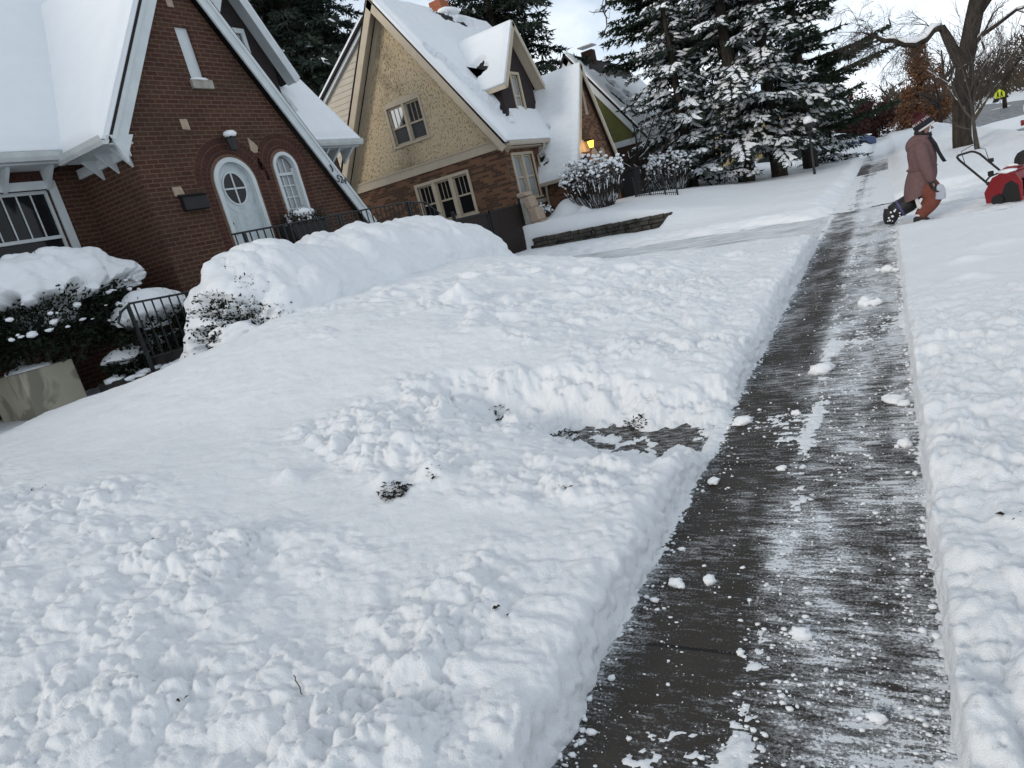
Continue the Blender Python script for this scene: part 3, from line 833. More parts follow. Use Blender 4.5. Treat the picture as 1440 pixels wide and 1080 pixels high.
def window(h, F, u0, u1, v0, v1, wood, casing=.10, sill=.07, rail=.5, up=0, low=0, curtain=0.0, depth=.10, arched=False, mullions=(), label=None, muntin=.014, rows=0, sillproj=.06, mirror=False):
    """sash window in an opening: frame (casing, sashes, bars) > pane, curtain"""
    mb = MB()
    vs = v1 - (u1 - u0) / 2 if arched else v1
    if arched:
        n = 14
        outer = arch_loop(u0, u1, v0 - .0, vs, n, casing); inner = arch_loop(u0, u1, v0, vs, n, 0)
        k = len(outer)
        for (Lo, Li, c0, c1) in ((outer, inner, -.02, .028),):
            vsx = [F(a, b, c1) for a, b in Lo] + [F(a, b, c1) for a, b in Li] + [F(a, b, c0) for a, b in Lo] + [F(a, b, c0 - .06) for a, b in Li]
            fs = []
            for i in range(k):
                j = (i + 1) % k
                fs += [(i, j, k + j, k + i), (i, 2 * k + i, 2 * k + j, j), (k + i, k + j, 3 * k + j, 3 * k + i)]
            mb.add(vsx, fs)
    else:
        for b in ((u0 - casing, u0, v0 - sill, v1 + casing), (u1, u1 + casing, v0 - sill, v1 + casing), (u0, u1, v1, v1 + casing)):
            mb.box(*b, -.02, .03, F=F)
    mb.box(u0 - casing - .03, u1 + casing + .03, v0 - sill, v0, -.03, sillproj, F=F)
    edges = [u0] + [m for mm in mullions for m in mm] + [u1]
    for i in range(0, len(edges), 2):
        a, b = edges[i], edges[i + 1]
        if i: mb.box(edges[i - 1], a, v0, v1, -.05, .02, F=F)
        st = .04; vr = v0 + (v1 - v0) * rail
        top = vs if arched else v1
        mb.box(a, a + st, v0, top, -depth + .02, -depth + .055, F=F); mb.box(b - st, b, v0, top, -depth + .02, -depth + .055, F=F)
        mb.box(a + st, b - st, v0, v0 + .06, -depth + .02, -depth + .05, F=F)
        if not arched: mb.box(a + st, b - st, v1 - .05, v1, -depth + .02, -depth + .05, F=F)
        if rail: mb.box(a + st, b - st, vr - .025, vr + .025, -depth + .022, -depth + .062, F=F)
        for q in range(up):
            x = a + st + (b - a - 2 * st) * (q + 1) / (up + 1)
            mb.box(x - muntin / 2, x + muntin / 2, vr + .025, (v1 - .05), -depth + .02, -depth + .036, F=F)
        for q in range(low):
            x = a + st + (b - a - 2 * st) * (q + 1) / (low + 1)
            mb.box(x - muntin / 2, x + muntin / 2, v0 + .06, vr - .025, -depth + .02, -depth + .036, F=F)
        for q in range(rows):
            z = v0 + (vr - v0) * (q + 1) / (rows + 1)
            mb.box(a + st, b - st, z - muntin / 2, z + muntin / 2, -depth + .021, -depth + .037, F=F)
    fr = mb.build('window', M[wood], h)
    if label: fr['label'] = label
    g = MB()
    if arched: g.add([F(a, b, -depth + .015) for a, b in arch_loop(u0, u1, v0, vs, 14, 0)], [tuple(range(17))])
    else: g.add([F(u0, v0, -depth + .015), F(u1, v0, -depth + .015), F(u1, v1, -depth + .015), F(u0, v1, -depth + .015)], [(0, 1, 2, 3)])
    pn = g.build('pane', M['mirror_glass'] if mirror else (M['glass'] if curtain < 1 else M['curtain_glass']), fr)
    if mirror:
        m = MB(); zz = v0 + (v1 - v0) * rail; m.add([F(u0, v0, -depth + .018), F(u1, v0, -depth + .018), F(u1, zz, -depth + .018), F(u0, zz, -depth + .018)], [(0, 1, 2, 3)]); m.build('insect_screen', M['screen'], fr)
    return fr

def curtain_glass():
    t = NT('glass_over_curtain'); c = t.coord()
    fold = t.noise(t.mapping(c, (22, 22, .6)), 1, 3)
    return t.finish(t.mix(fold, (.16, .18, .19), (.42, .45, .46)), .12, spec=.5)
M['curtain_glass'] = curtain_glass()
M['screen'] = plain('grey_insect_screen', (.055, .058, .060), .7, .2, 30)
def mirror_glass():
    t = NT('sky_reflecting_glass'); c = t.coord()
    return t.finish((.05, .055, .06), .05, t.bump(t.noise(c, 1.1, 2), .08, .03), spec=.9, IOR=2.7)
M['mirror_glass'] = mirror_glass()

def strip(F, pts, w0, w1, c0, c1, mb):
    """board following a polyline in a wall plane, between offsets w0 and w1 to its right"""
    n = len(pts); nor = []
    for i in range(n):
        a = Vector(pts[max(i - 1, 0)]); b = Vector(pts[min(i + 1, n - 1)])
        def nn(p, q):
            d = (Vector(q) - Vector(p)).normalized(); return Vector((d.y, -d.x))
        if 0 < i < n - 1:
            n1 = nn(pts[i - 1], pts[i]); n2 = nn(pts[i], pts[i + 1]); m = (n1 + n2); m = m / max(.2, m.dot(n1)); nor.append(m)
        else: nor.append(nn(a, b))
    A = [(p[0] + nor[i].x * w0, p[1] + nor[i].y * w0) for i, p in enumerate(pts)]
    B = [(p[0] + nor[i].x * w1, p[1] + nor[i].y * w1) for i, p in enumerate(pts)]
    for i in range(n - 1):
        mb.prism([A[i], A[i + 1], B[i + 1], B[i]], c0, c1, F)

def slab(name, mat, parent, quad, thick):
    q = [Vector(p) for p in quad]; nrm = (q[1] - q[0]).cross(q[3] - q[0]).normalized()
    if nrm.z < 0: nrm = -nrm
    mb = MB(); lo = [p - nrm * thick for p in q]
    mb.add(q + lo, [(0, 1, 2, 3), (7, 6, 5, 4), (0, 4, 5, 1), (1, 5, 6, 2), (2, 6, 7, 3), (3, 7, 4, 0)])
    return mb.build(name, mat, parent)

def roof_snow(parent, quad, thick=.17, holes=(), seed=0, res=.06, rough=.03, over=.05, streak=0, mat='snow_roof', mask=None, name='snow_cover'):
    """a sheet of snow lying on a roof plane; quad = eave start, eave end, ridge end, ridge start.
    holes: (u, v, ru, rv) in 0..1 where the shingles show"""
    a, b, c, d = [np.array(p, float) for p in quad]
    lu = max(np.linalg.norm(b - a), np.linalg.norm(c - d)); lv = np.linalg.norm(d - a)
    nu = max(4, int(lu / res)); nv = max(4, int(lv / res))
    nrm = np.cross(b - a, d - a); nrm /= np.linalg.norm(nrm)
    if nrm[2] < 0: nrm = -nrm
    u = np.concatenate([[0, 0], np.linspace(0, 1, nu), [1, 1]]); v = np.concatenate([[0, 0], np.linspace(0, 1, nv), [1, 1]])
    U, Vv = np.meshgrid(u, v, indexing='ij')
    su = U * lu; sv = Vv * lv
    t = thick * (1 + rough * 6 * fbm(su * .6, sv * .6, 3, seed + 1)) + rough * .5 * fbm(su * 2.5, sv * 2.5, 3, seed + 2)
    ed = np.minimum(np.minimum(su, lu - su), np.minimum(sv + .02, lv - sv + .05)); t = t * (.45 + .55 * ss(0, .22, ed))
    if streak: t = t - streak * np.clip(fbm(su * .9, sv * 9, 3, seed + 5), 0, 1)
    for (hu, hv, ru, rv) in holes:
        w = fbm(su * 2.6, sv * 4.5, 4, seed + 7, .65)
        dd = np.sqrt(((U - hu) / ru) ** 2 + ((Vv - hv) / rv) ** 2) + .75 * w
        t = np.where(dd < 1.35, t * ss(.95, 1.35, dd) - .012 * ss(1.1, .9, dd), t)
    if mask is not None: t = np.where(mask(U, Vv), t, -.05)
    t[:2, :] = np.where(t[:2, :] > 0, t[:2, :], t[:2, :]); t[0, :] = -.01; t[-1, :] = -.01; t[:, 0] = -.01; t[:, -1] = -.01
    P = (1 - Vv)[..., None] * ((1 - U)[..., None] * a + U[..., None] * b) + Vv[..., None] * ((1 - U)[..., None] * d + U[..., None] * c)
    # the eave edge bulges out over the gutter
    P = P + nrm * t[..., None]
    down = (a - d) / lv
    P = P + down * (over * np.exp(-sv / .12) * np.clip(t, 0, 1) / max(thick, .01))[..., None]
    i = np.arange(P.shape[0] * P.shape[1]).reshape(P.shape[0], P.shape[1])
    F = np.stack([i[:-1, :-1], i[1:, :-1], i[1:, 1:], i[:-1, 1:]], -1).reshape(-1, 4)
    return mesh_np(name, P.reshape(-1, 3), F, M[mat], parent)

def brackets(h, F, us, v, dv, n0, n1, mat, w=.05):
    """triangular eave brackets: each its own part; F.n points away from the wall"""
    for u in us:
        mb = MB()
        vs = [F(u - w / 2, v, n0), F(u - w / 2, v, n1), F(u - w / 2, v - dv, n0), F(u + w / 2, v, n0), F(u + w / 2, v, n1), F(u + w / 2, v - dv, n0)]
        mb.add(vs, [(0, 2, 1), (3, 4, 5), (0, 1, 4, 3), (1, 2, 5, 4), (2, 0, 3, 5)])
        mb.build('eave_bracket', mat, h)

def gutter(h, p, q, r, mat):
    mb = MB(); p, q = Vector(p), Vector(q); d = (q - p).normalized(); s = d.cross(Vector((0, 0, 1))).normalized()
    prof = [(-r, r * .9), (-r, -.3 * r), (-.5 * r, -r), (.6 * r, -r), (r, -.2 * r), (r * 1.15, r * .9), (r * .95, r * .9), (r * .8, -.1 * r), (-.8 * r, -.2 * r)]
    mb.loft([[e + s * a + Vector((0, 0, b)) for a, b in prof] for e in (p, q)])
    return mb.build('gutter', mat, h)

def brick_ring(F, u0, u1, vs, vb, r0, r1, mb, step=.0745, n0=.0, n1=.006):
    """radial soldier bricks round an arched head plus stacked bricks down the jambs"""
    c = (u0 + u1) / 2; r = (u1 - u0) / 2
    ra, rb = r + r0, r + r1; k = max(6, int(math.pi * (ra + rb) / 2 / step))
    for i in range(k):
        a0 = math.pi * (i + .06) / k; a1 = math.pi * (i + .94) / k
        mb.prism([(c + ra * math.cos(a0), vs + ra * math.sin(a0)), (c + rb * math.cos(a0), vs + rb * math.sin(a0)),
                  (c + rb * math.cos(a1), vs + rb * math.sin(a1)), (c + ra * math.cos(a1), vs + ra * math.sin(a1))], n0, n1, F)
    z = vs
    while z - .0677 > vb:
        for sg in (-1, 1):
            a, b = sorted((c + sg * ra, c + sg * rb)); mb.box(a, b, z - .062, z - .004, n0, n1, F=F)
        z -= .0677

# ------------------------------------------------------------------ house 1: dark red brick with an arched white door
def build_brick_house():
    h = thing('brick_house', 'dark red brick house with steep white trimmed gable, arched white door and number 524', 'house', (-10.6, 8.2, .6))
    XF = -9.4; F = FX(XF); ap = 8.21
    DL, DR, DS = 7.82, 8.67, 3.19        # door opening
    WL, WR, WS, WB = 9.16, 9.73, 3.37, 2.42
    door_loop = arch_loop(DL, DR, 1.45, DS); win_loop = arch_loop(WL, WR, WB, WS)
    slot = [(8.07, 4.86), (8.33, 4.86), (8.33, 5.65), (8.07, 5.65)]
    mb = MB()
    wall_panel(mb, F, [(6.59, .2), (11.25, .2), (11.25, 1.90), (ap, 6.62), (6.59, 4.1)], [door_loop, win_loop, slot], .14)
    # return wall and main wall behind
    mb.quad([(-10.84, 6.59, .2), (XF, 6.59, .2), (XF, 6.59, 4.3), (-10.84, 6.59, 4.3)])
    wall_panel(mb, FX(-10.84), [(-3, .2), (6.6, .2), (6.6, 4.15), (-3, 4.15)], [[(4.98, 2.15), (6.06, 2.15), (6.06, 3.63), (4.98, 3.63)], [(4.35, .75), (5.0, .75), (5.0, 1.15), (4.35, 1.15)]], .14)
    mb.quad([(-10.84, 10.2, .2), (-10.84, 12.57, .2), (-10.84, 12.57, 4.15), (-10.84, 10.2, 4.15)])
    mb.add([(-10.84, 12.57, .2), (-17.4, 12.57, .2), (-17.4, 12.57, 4.15), (-14.12, 12.57, 8.75), (-10.84, 12.57, 4.15)], [(0, 1, 2, 3, 4)])
    mb.build('wall', M['brick1'], h)
    # radial brick surrounds on a mortar backing
    mo = MB(); rb = MB()
    for (a, b, s_, vb) in ((DL, DR, DS, 1.5), (WL, WR, WS, 2.3)):
        c = (a + b) / 2; r = (b - a) / 2
        n = 24
        for k0, k1 in ((.0, .335),):
            ring = [(c + (r + k1) * math.cos(math.pi * i / n), s_ + (r + k1) * math.sin(math.pi * i / n)) for i in range(n + 1)]
            rin = [(c + (r + k0) * math.cos(math.pi * i / n), s_ + (r + k0) * math.sin(math.pi * i / n)) for i in range(n + 1)]
            for i in range(n): mo.prism([rin[i], ring[i], ring[i + 1], rin[i + 1]], .0, .0025, F)
        for sg in (-1, 1):
            x0, x1 = sorted((c + sg * (r + .0), c + sg * (r + .225))); mo.box(x0, x1, vb, s_, .0, .0025, F=F)
        brick_ring(F, a, b, s_, vb, .055, .105, rb, .0745); brick_ring(F, a, b, s_, vb, .115, .215, rb, .0745)
        brick_ring(F, a, b, s_, 99, .228, .328, rb, .0745)
    su = MB()
    mo.build('arch_mortar', M['mortar1'], h); rb.build('arch_bricks', M['brick1p'], h)
    FW = FX(-10.84)
    y = 4.86
    while y < 6.16: su.box(y, y + .064, 3.76, 3.965, .001, .009, F=FW); y += .0735
    su.build('lintel_bricks', M['brick1p'], h)
    # pale stone accents set in the brick
    for pts in ([(7.58, 4.08), (7.72, 4.07), (7.72, 4.235), (7.58, 4.235)], [(8.78, 3.67), (8.97, 3.66), (8.95, 3.79), (8.80, 3.93)], [(7.03, 3.09), (7.22, 3.08), (7.19, 3.23), (7.03, 3.23)],
                [(8.08, 5.93), (8.20, 5.93), (8.20, 6.12), (8.08, 6.12)]):
        m = MB(); m.prism(pts, .0, .006, F); m.build('stone_accent', M['stone'], h, bevel=.004)
    bxp('attic_panel', M['wood_white'], h, (8.07, 8.33, 4.86, 5.65, -.10, -.05), F=F)
    s = bxp('attic_sill', M['stone_gray'], h, (8.02, 8.42, 4.70, 4.835, -.02, .055), F=F, bevel=.006)
    m = MB(); m.blob(F(8.21, 4.85, -.01), (.07, .19, .035), 2, .08); m.build('sill_snow', M['snow_soft'], s, smooth=True)
    # front door
    d = MB(); d.prism(arch_loop(DL + .075, DR - .075, 1.5, DS), -.11, -.07, F)
    door = d.build('door', M['door_white'], h)
    cu, cv = 8.245, 3.12
    m = MB()
    ring = lambda r, q: [(cu + r * .84 * math.cos(2 * math.pi * i / q), cv + r * 1.0 * math.sin(2 * math.pi * i / q)) for i in range(q)]
    o_, i_ = ring(.285, 28), ring(.255, 28)
    for i in range(28): m.prism([i_[i], o_[i], o_[(i + 1) % 28], i_[(i + 1) % 28]], -.07, -.055, F)
    m.box(cu - .013, cu + .013, cv - .255, cv + .255, -.068, -.052, F=F); m.box(cu - .214, cu + .214, cv - .013, cv + .013, -.0685, -.0525, F=F)
    o2, i2 = ring(.40, 28), ring(.385, 28)
    for i in range(14, 28): m.prism([i2[i], o2[i], o2[(i + 1) % 28], i2[(i + 1) % 28]], -.07, -.064, F)
    for x in (7.97, 8.11, 8.25, 8.39, 8.53): m.box(x - .004, x + .004, 1.55, 2.68, -.07, -.066, F=F)
    m.build('door_trim', M['wood_white'], door)
    m = MB(); m.add([F(a, b, -.0665) for a, b in ring(.255, 28)], [tuple(range(28))]); m.build('door_pane', M['glass'], door)
    m = MB(); m.blob(F(7.935, 2.56, -.04), .028, 2, 0); m.box(7.915, 7.955, 2.5, 2.62, -.07, -.06, F=F); m.blob(F(7.935, 2.36, -.04), .022, 2, 0); m.build('door_knob', M['iron'], door, smooth=True)
    m = MB(); n = 16
    outer = arch_loop(DL, DR, 1.5, DS, n, .0); inner = arch_loop(DL + .075, DR - .075, 1.5, DS, n, 0); k = len(outer)
    vsx = [F(a, b, .025) for a, b in outer] + [F(a, b, .025) for a, b in inner] + [F(a, b, -.13) for a, b in outer] + [F(a, b, -.12) for a, b in inner]
    m.add(vsx, [q for i in range(1, k) for q in ((i, (i + 1) % k, k + (i + 1) % k, k + i), (i, 2 * k + i, 2 * k + (i + 1) % k, (i + 1) % k), (k + i, k + (i + 1) % k, 3 * k + (i + 1) % k, 3 * k + i))])
    m.build('door_frame', M['wood_white'], h)
    # arched window: lower casement with a grid, fan light above
    w = window(h, F, WL + .06, WR - .06, WB + .03, WS + .225, 'wood_white', casing=.06, sill=.05, rail=.72, up=2, low=2, rows=3, arched=True, curtain=1, depth=.11, muntin=.02)
    window(h, FW, 4.98, 6.06, 2.15, 3.63, 'wood_white', casing=.12, sill=.08, rail=.53, up=4, depth=.12, muntin=.018)
    bxp('basement_window', M['iron'], h, (4.35, 5.0, .75, 1.15, -.12, -.06), F=FW)
    # rakes: bargeboards with the roof edge above
    s_l, s_r = 1.55, 1.55
    for nm, pts in (('rake_board', [(6.26, 3.93), (ap, 6.95)]), ('rake_board', [(ap, 6.95), (11.32, 2.13)])):
        m = MB(); strip(F, pts, .0, .20, .13, .165, m); strip(F, pts, .0, .055, .165, .185, m)
        strip(F, pts, .0, .03, -.02, .13, m)
        ob = m.build(nm, M['wood_white'], h)
        if pts[0][0] == ap: rake = ob
    m = MB(); m.prism([(6.24, 3.98), (6.60, 3.98), (6.42, 3.70), (6.39, 3.60)], .12, .17, F); m.build('eave_bracket', M['wood_white'], h)
    # house number on the right rake
    cu = bpy.data.curves.new('house_number', 'FONT'); cu.body = '524'; cu.size = .17; cu.extrude = .004; cu.align_x = 'CENTER'; cu.align_y = 'CENTER'
    tmp = bpy.data.objects.new('tmp', cu); COL.objects.link(tmp); bpy.context.view_layer.update()
    me = bpy.data.meshes.new_from_object(tmp.evaluated_get(bpy.context.evaluated_depsgraph_get())); bpy.data.objects.remove(tmp)
    me.materials.clear(); me.materials.append(M['black'])
    th = R_(-16)
    for v in me.vertices:
        a, b = v.co.x * 1.05, v.co.y * 1.15; a, b = a * math.cos(th) - b * math.sin(th), a * math.sin(th) + b * math.cos(th)
        v.co = F(10.62 + a, 3.02 + b, .188 + v.co.z) - base_of(h)
    link_mesh('house_number', me, None, rake)
    m = MB(); m.prism([(10.40, 3.32), (10.43, 3.33), (10.47, 3.24), (10.45, 3.19), (10.42, 3.20), (10.44, 3.25)], .185, .192, F); m.build('number_hook', M['black'], rake)
    # gable roof over the bay: two slopes running back to the main roof
    slab('roof', M['shingle'], h, [(-9.235, 6.20, 3.90), (-9.235, ap, 7.02), (-12.9, ap, 7.02), (-12.9, 6.20, 3.90)], .04)
    slab('roof', M['shingle'], h, [(-9.235, ap, 7.02), (-9.235, 11.36, 2.13), (-12.9, 11.36, 2.13), (-12.9, ap, 7.02)], .04)
    ex, ez, sl = -10.40, 4.02, 1.35
    def rz(x): return ez + sl * (ex - x)
    slab('roof', M['shingle'], h, [(ex, -3.2, ez), (ex, 12.95, ez), (-14.12, 12.95, rz(-14.12)), (-14.12, -3.2, rz(-14.12))], .09)
    slab('roof', M['shingle'], h, [(-17.9, -3.2, ez), (-14.12, -3.2, rz(-14.12)), (-14.12, 12.95, rz(-14.12)), (-17.9, 12.95, ez)], .09)
    roof_snow(h, [(ex + .02, -3.2, ez + .01), (ex + .02, 10.4, ez + .01), (-14.1, 10.4, rz(-14.1)), (-14.1, -3.2, rz(-14.1))], .20, seed=3, res=.07, rough=.02)
    roof_snow(h, [(ex + .02, 10.2, ez + .01), (ex + .02, 12.93, ez + .01), (-14.1, 12.93, rz(-14.1)), (-14.1, 10.2, rz(-14.1))], .17, seed=8, res=.05, rough=.03, holes=[(.50, .20, .05, .06)])
    roof_snow(h, [(-12.8, 6.21, 3.91), (-9.25, 6.21, 3.91), (-9.25, ap, 7.01), (-12.8, ap, 7.01)], .17, seed=5, res=.05, rough=.015)
    # eaves: soffit boards, gutters, triangular brackets
    for b in ((-10.83, ex, -3, 6.2, 3.90, 3.93), (-10.83, ex, 11.5, 12.9, 3.90, 3.93), (-10.4, -9.27, 6.22, 6.58, 3.86, 3.885)): bxp('soffit', M['wood_white'], h, b)
    for b in ((-10.84, -10.81, -3, 6.5, 3.99, 4.15), (-10.8, -9.4, 6.55, 6.58, 3.72, 3.86)): bxp('frieze_board', M['wood_white'], h, b)
    gutter(h, (ex + .06, -3.1, 3.99), (ex + .06, 6.2, 3.99), .065, M['gutter'])
    gutter(h, (ex + .06, 11.3, 3.99), (ex + .06, 12.95, 3.99), .065, M['gutter'])
    gutter(h, (-10.4, 6.14, 3.92), (-9.22, 6.14, 3.92), .065, M['gutter'])
    brackets(h, FX(-10.81), [4.1, 4.8, 5.45, 6.05], 3.91, .30, 0, .34, M['wood_white'], .055)
    brackets(h, FX(-10.83), [11.6, 11.95, 12.3, 12.75], 3.91, .30, 0, .40, M['wood_white'], .07)
    brackets(h, FY(6.59), [-10.25, -9.85, -9.48], 3.87, .29, 0, .27, M['wood_white'], .045)
    # wall dormer right of the gable
    dx, dy, de, dr, hw = -11.0, 10.72, 5.72, 7.55, 1.05
    FD = FX(dx); sd = (dr - de) / hw
    m = MB(); wall_panel(m, FD, [(dy - .9, rz(dx) - .1), (dy + .9, rz(dx) - .1), (dy + .9, de + .2), (dy, dr - .1), (dy - .9, de + .2)], [[(10.52, 5.1), (11.05, 5.1), (11.05, 6.4), (10.52, 6.4)]], .1)
    for sg in (-1, 1): m.quad([(dx, dy + sg * .9, rz(dx) - .1), (dx, dy + sg * .9, de + .3), (-12.6, dy + sg * .9, de + .3), (-12.6, dy + sg * .9, rz(-12.6) - .3)])
    m.build('dormer_wall', M['dark_siding'], h)
    window(h, FD, 10.58, 11.0, 5.15, 6.35, 'wood_white', casing=.09, sill=.06, rail=.5, curtain=1)
    for sg in (-1, 1):
        e = dy + sg * (hw + .16); ze = de - .16 * sd
        slab('dormer_roof', M['shingle'], h, [(dx + .3, e, ze), (dx + .3, dy, dr), (-13.0, dy, dr), (-13.0, e, ze)], .06)
        roof_snow(h, [(-13.0 if sg > 0 else dx + .3, e, ze), (dx + .3 if sg > 0 else -13.0, e, ze), (dx + .3 if sg > 0 else -13.0, dy, dr), (-13.0 if sg > 0 else dx + .3, dy, dr)], .15, seed=13 + sg, rough=.02)
        m = MB(); pts = [(dy + sg * (hw + .18), ze - .03), (dy, dr)]
        if sg > 0: pts = pts[::-1]
        strip(FD, pts, .0, .16, .29, .32, m); m.build('dormer_rake', M['wood_white'], h)
        m = MB(); strip(FD, pts, .075, .085, .0, .29, m)
        q = 14
        for i in range(q):
            a = Vector(pts[0]).lerp(Vector(pts[1]), (i + .5) / q); b = Vector(pts[0]).lerp(Vector(pts[1]), (i + .56) / q)
            strip(FD, [tuple(a), tuple(b)], .085, .089, .03, .27, m)
        m.build('dormer_soffit', M['wood_white'], h)
    # chunky downspout near the planter, basement course
    m = MB(); m.tube([(-10.5, 4.75, 1.40), (-10.42, 4.58, 1.33), (-10.40, 4.54, 1.22), (-10.40, 4.56, .80)], .05, 8); dn = m.build('downspout', M['gutter'], h, smooth=True)
    m = MB(); m.tube([(-10.40, 4.56, .82), (-10.38, 4.57, .62)], [.065, .075], 8); m.build('downspout_boot', M['black'], dn, smooth=True)
    return h

def door_mat():
    t = NT('frosty_white_door'); c = t.coord()
    n = t.noise(c, 9, 6, .7, .5)
    return t.finish(t.mix(t.ramp(n, [(.42, 0), (.7, .8)]), (.50, .56, .58), (.34, .41, .43)), .35, spec=.5)
M['door_white'] = door_mat()
brick_house = build_brick_house()

def wall_things():
    F = FX(-9.4)
    t = thing('mailbox', 'black wall mailbox on the dark brick beside the arched door', 'mailbox', F(7.3, 2.84, .0))
    m = MB(); m.box(7.08, 7.52, 2.85, 3.06, .0, .10, F=F); m.build('box', M['black'], t, bevel=.01)
    m = MB(); m.prism([(0, 0), (0, .05), (.125, .0)], 7.07, 7.53, Frame(F(0, 3.062, 0), (1, 0, 0), (0, 0, 1), (0, 1, 0))); m.build('lid', M['black'], t)
    t = thing('wall_lantern', 'dark copper lantern over the arched door with snow on its cap', 'lamp', F(8.3, 3.66, 0))
    m = MB(); m.tube([F(8.3, 3.96, 0), F(8.3, 4.0, .10), F(8.3, 3.97, .16)], .018, 6); m.build('bracket', M['iron'], t, smooth=True)
    m = MB(); m.loft([[F(8.3 + r * math.cos(a), z, .16 + r * math.sin(a)) for a in [i * math.pi / 3 for i in range(6)]] for z, r in ((3.68, .03), (3.70, .05), (3.88, .085), (3.885, .105), (3.95, .03))]); m.build('lantern_body', M['iron'], t)
    m = MB(); m.blob(F(8.31, 3.945, .17), (.10, .11, .07), 2, .12); m.build('snow_cap', M['snow_soft'], t, smooth=True)
wall_things()

# ------------------------------------------------------------------ house 2: tan brick with a yellow stucco gable
def build_stucco_house():
    h = thing('stucco_gable_house', 'tan brick house with a yellow stucco gable and a snowy dormer', 'house', (-12.3, 21, 1.0))
    YG, XF = 18.0, -9.45
    G = FY(YG); apx, apz = -12.38, 8.30
    wins = [(-12.72, -12.20), (-12.06, -11.54), (-11.40, -10.88)]
    m = MB()
    wall_panel(m, G, [(-15.3, .2), (XF, .2), (XF, 3.6), (-15.3, 3.6)], [[(-12.74, 1.88), (-10.86, 1.88), (-10.86, 3.06), (-12.74, 3.06)]], .12)
    FR = FX(XF)
    wall_panel(m, FR, [(YG, .2), (20.4, .2), (20.4, 3.6), (YG, 3.6)], [[(18.42, 1.9), (19.72, 1.9), (19.72, 3.18), (18.42, 3.18)]], .12)
    # entry bay: side wall and front with an arched doorway
    XB, by, bz = -8.25, 21.88, 5.55
    m.quad([(XF, 20.12, .3), (XB, 20.12, .3), (XB, 20.12, 2.6), (XF, 20.12, 2.6)])
    wall_panel(m, FX(XB), [(20.12, .3), (23.65, .3), (23.65, 2.62), (by, bz - .15), (20.12, 2.62)], [arch_loop(20.55, 21.45, 1.0, 2.3)], .35)
    m.quad([(XF, 24.2, .3), (-15.3, 24.2, .3), (-15.3, 24.2, 3.6), (XF, 24.2, 3.6)])
    m.build('wall', M['brick2'], h)
    bxp('entry_door', M['dark_siding'], h, (20.5, 21.5, 1.0, 2.8, -.38, -.34), F=FX(XB))
    # gable of rough stucco
    m = MB(); wall_panel(m, FY(YG - .005), [(-15.25, 3.55), (-9.5, 3.55), (apx, apz)], [[(-13.08, 4.40), (-11.84, 4.40), (-11.84, 5.52), (-13.08, 5.52)]], .1)
    m.build('gable', M['stucco'], h)
    m = MB(); m.box(-15.35, -9.15, 3.42, 3.68, -.02, .06, F=G); m.box(-15.35, -9.15, 3.66, 3.70, .055, .09, F=G); m.build('band_board', M['wood_cream'], h)
    m = MB()
    window(h, G, -12.74, -10.86, 1.88, 3.06, 'wood_cream', casing=.09, sill=.06, rail=.5, up=2, mullions=[(-12.20, -12.06), (-11.54, -11.40)], muntin=.016)
    window(h, FY(YG - .005), -13.08, -11.84, 4.40, 5.52, 'wood_cream', casing=.07, sill=.06, rail=.46, up=2, mullions=[(-12.50, -12.42)], muntin=.012, mirror=True)
    m = MB(); m.prism([(-13.15, 5.59), (-11.77, 5.59), (-11.9, 5.65), (-12.46, 5.71), (-13.0, 5.65)], -.02, .028, FY(YG - .005)); m.build('window_head', M['wood_cream'], h)
    window(h, FR, 18.42, 19.72, 1.9, 3.18, 'wood_cream', casing=.08, sill=.05, rail=.5, mullions=[(19.0, 19.12)], curtain=1)
    bxp('window_sill', M['stone_gray'], h, (18.2, 19.9, 1.68, 1.80, 0, .09), F=FR)
    # steep main roof
    ex, ez, sl = -9.15, 3.50, 1.54
    rx = -12.38
    def rz(x): return ez + sl * (ex - x)
    top = rz(rx); yn, yf = 17.55, 24.45
    slab('roof', M['shingle'], h, [(ex, yn, ez), (ex, yf, ez), (rx, yf, top), (rx, yn, top)], .03)
    slab('roof', M['shingle'], h, [(-15.65, yn, ez), (rx, yn, top), (rx, yf, top), (-15.65, yf, ez)], .03)
    roof_snow(h, [(ex + .03, yn + .02, ez + .02), (ex + .03, yf, ez + .02), (rx, yf, top), (rx, yn + .02, top)], .17, seed=21, res=.05, rough=.03,
              holes=[(.56, .95, .10, .05), (.68, .92, .08, .04), (.085, .46, .03, .10), (.12, .32, .04, .09), (.16, .19, .06, .07), (.05, .58, .02, .05)])
    for sg, pts in ((0, [(-15.62, 3.40), (rx, top - .08)]), (1, [(rx, top - .08), (-9.12, 3.40)])):
        m = MB(); strip(G, pts, .0, .20, .40, .44, m); m.build('rake_board', M['wood_cream'], h)
        m = MB(); strip(G, pts, .02, .035, .0, .40, m)
        for i in range(26):
            a = Vector(pts[0]).lerp(Vector(pts[1]), (i + .5) / 26); b = Vector(pts[0]).lerp(Vector(pts[1]), (i + .54) / 26)
            strip(G, [tuple(a), tuple(b)], .035, .040, .02, .39, m)
        strip(G, pts, .10, .26, .0, .035, m)
        m.build('rake_soffit', M['wood_cream'], h)
    gutter(h, (ex + .06, yn + .1, 3.46), (ex + .06, 21.0, 3.46), .06, M['gutter_cream'])
    bxp('soffit', M['wood_cream'], h, (XF, ex, yn + .1, 20.4, 3.36, 3.39))
    m = MB(); m.tube([(ex + .06, 20.0, 3.42), (ex + .05, 20.0, 3.28), (XF + .06, 20.03, 3.10), (XF + .06, 20.03, 2.32), (XF + .13, 19.95, 2.22), (XF + .15, 19.92, 2.05), (XF + .08, 20.02, 1.9), (XF + .08, 20.02, 1.0)], .04, 6); m.build('downspout', M['gutter_cream'], h, smooth=True)
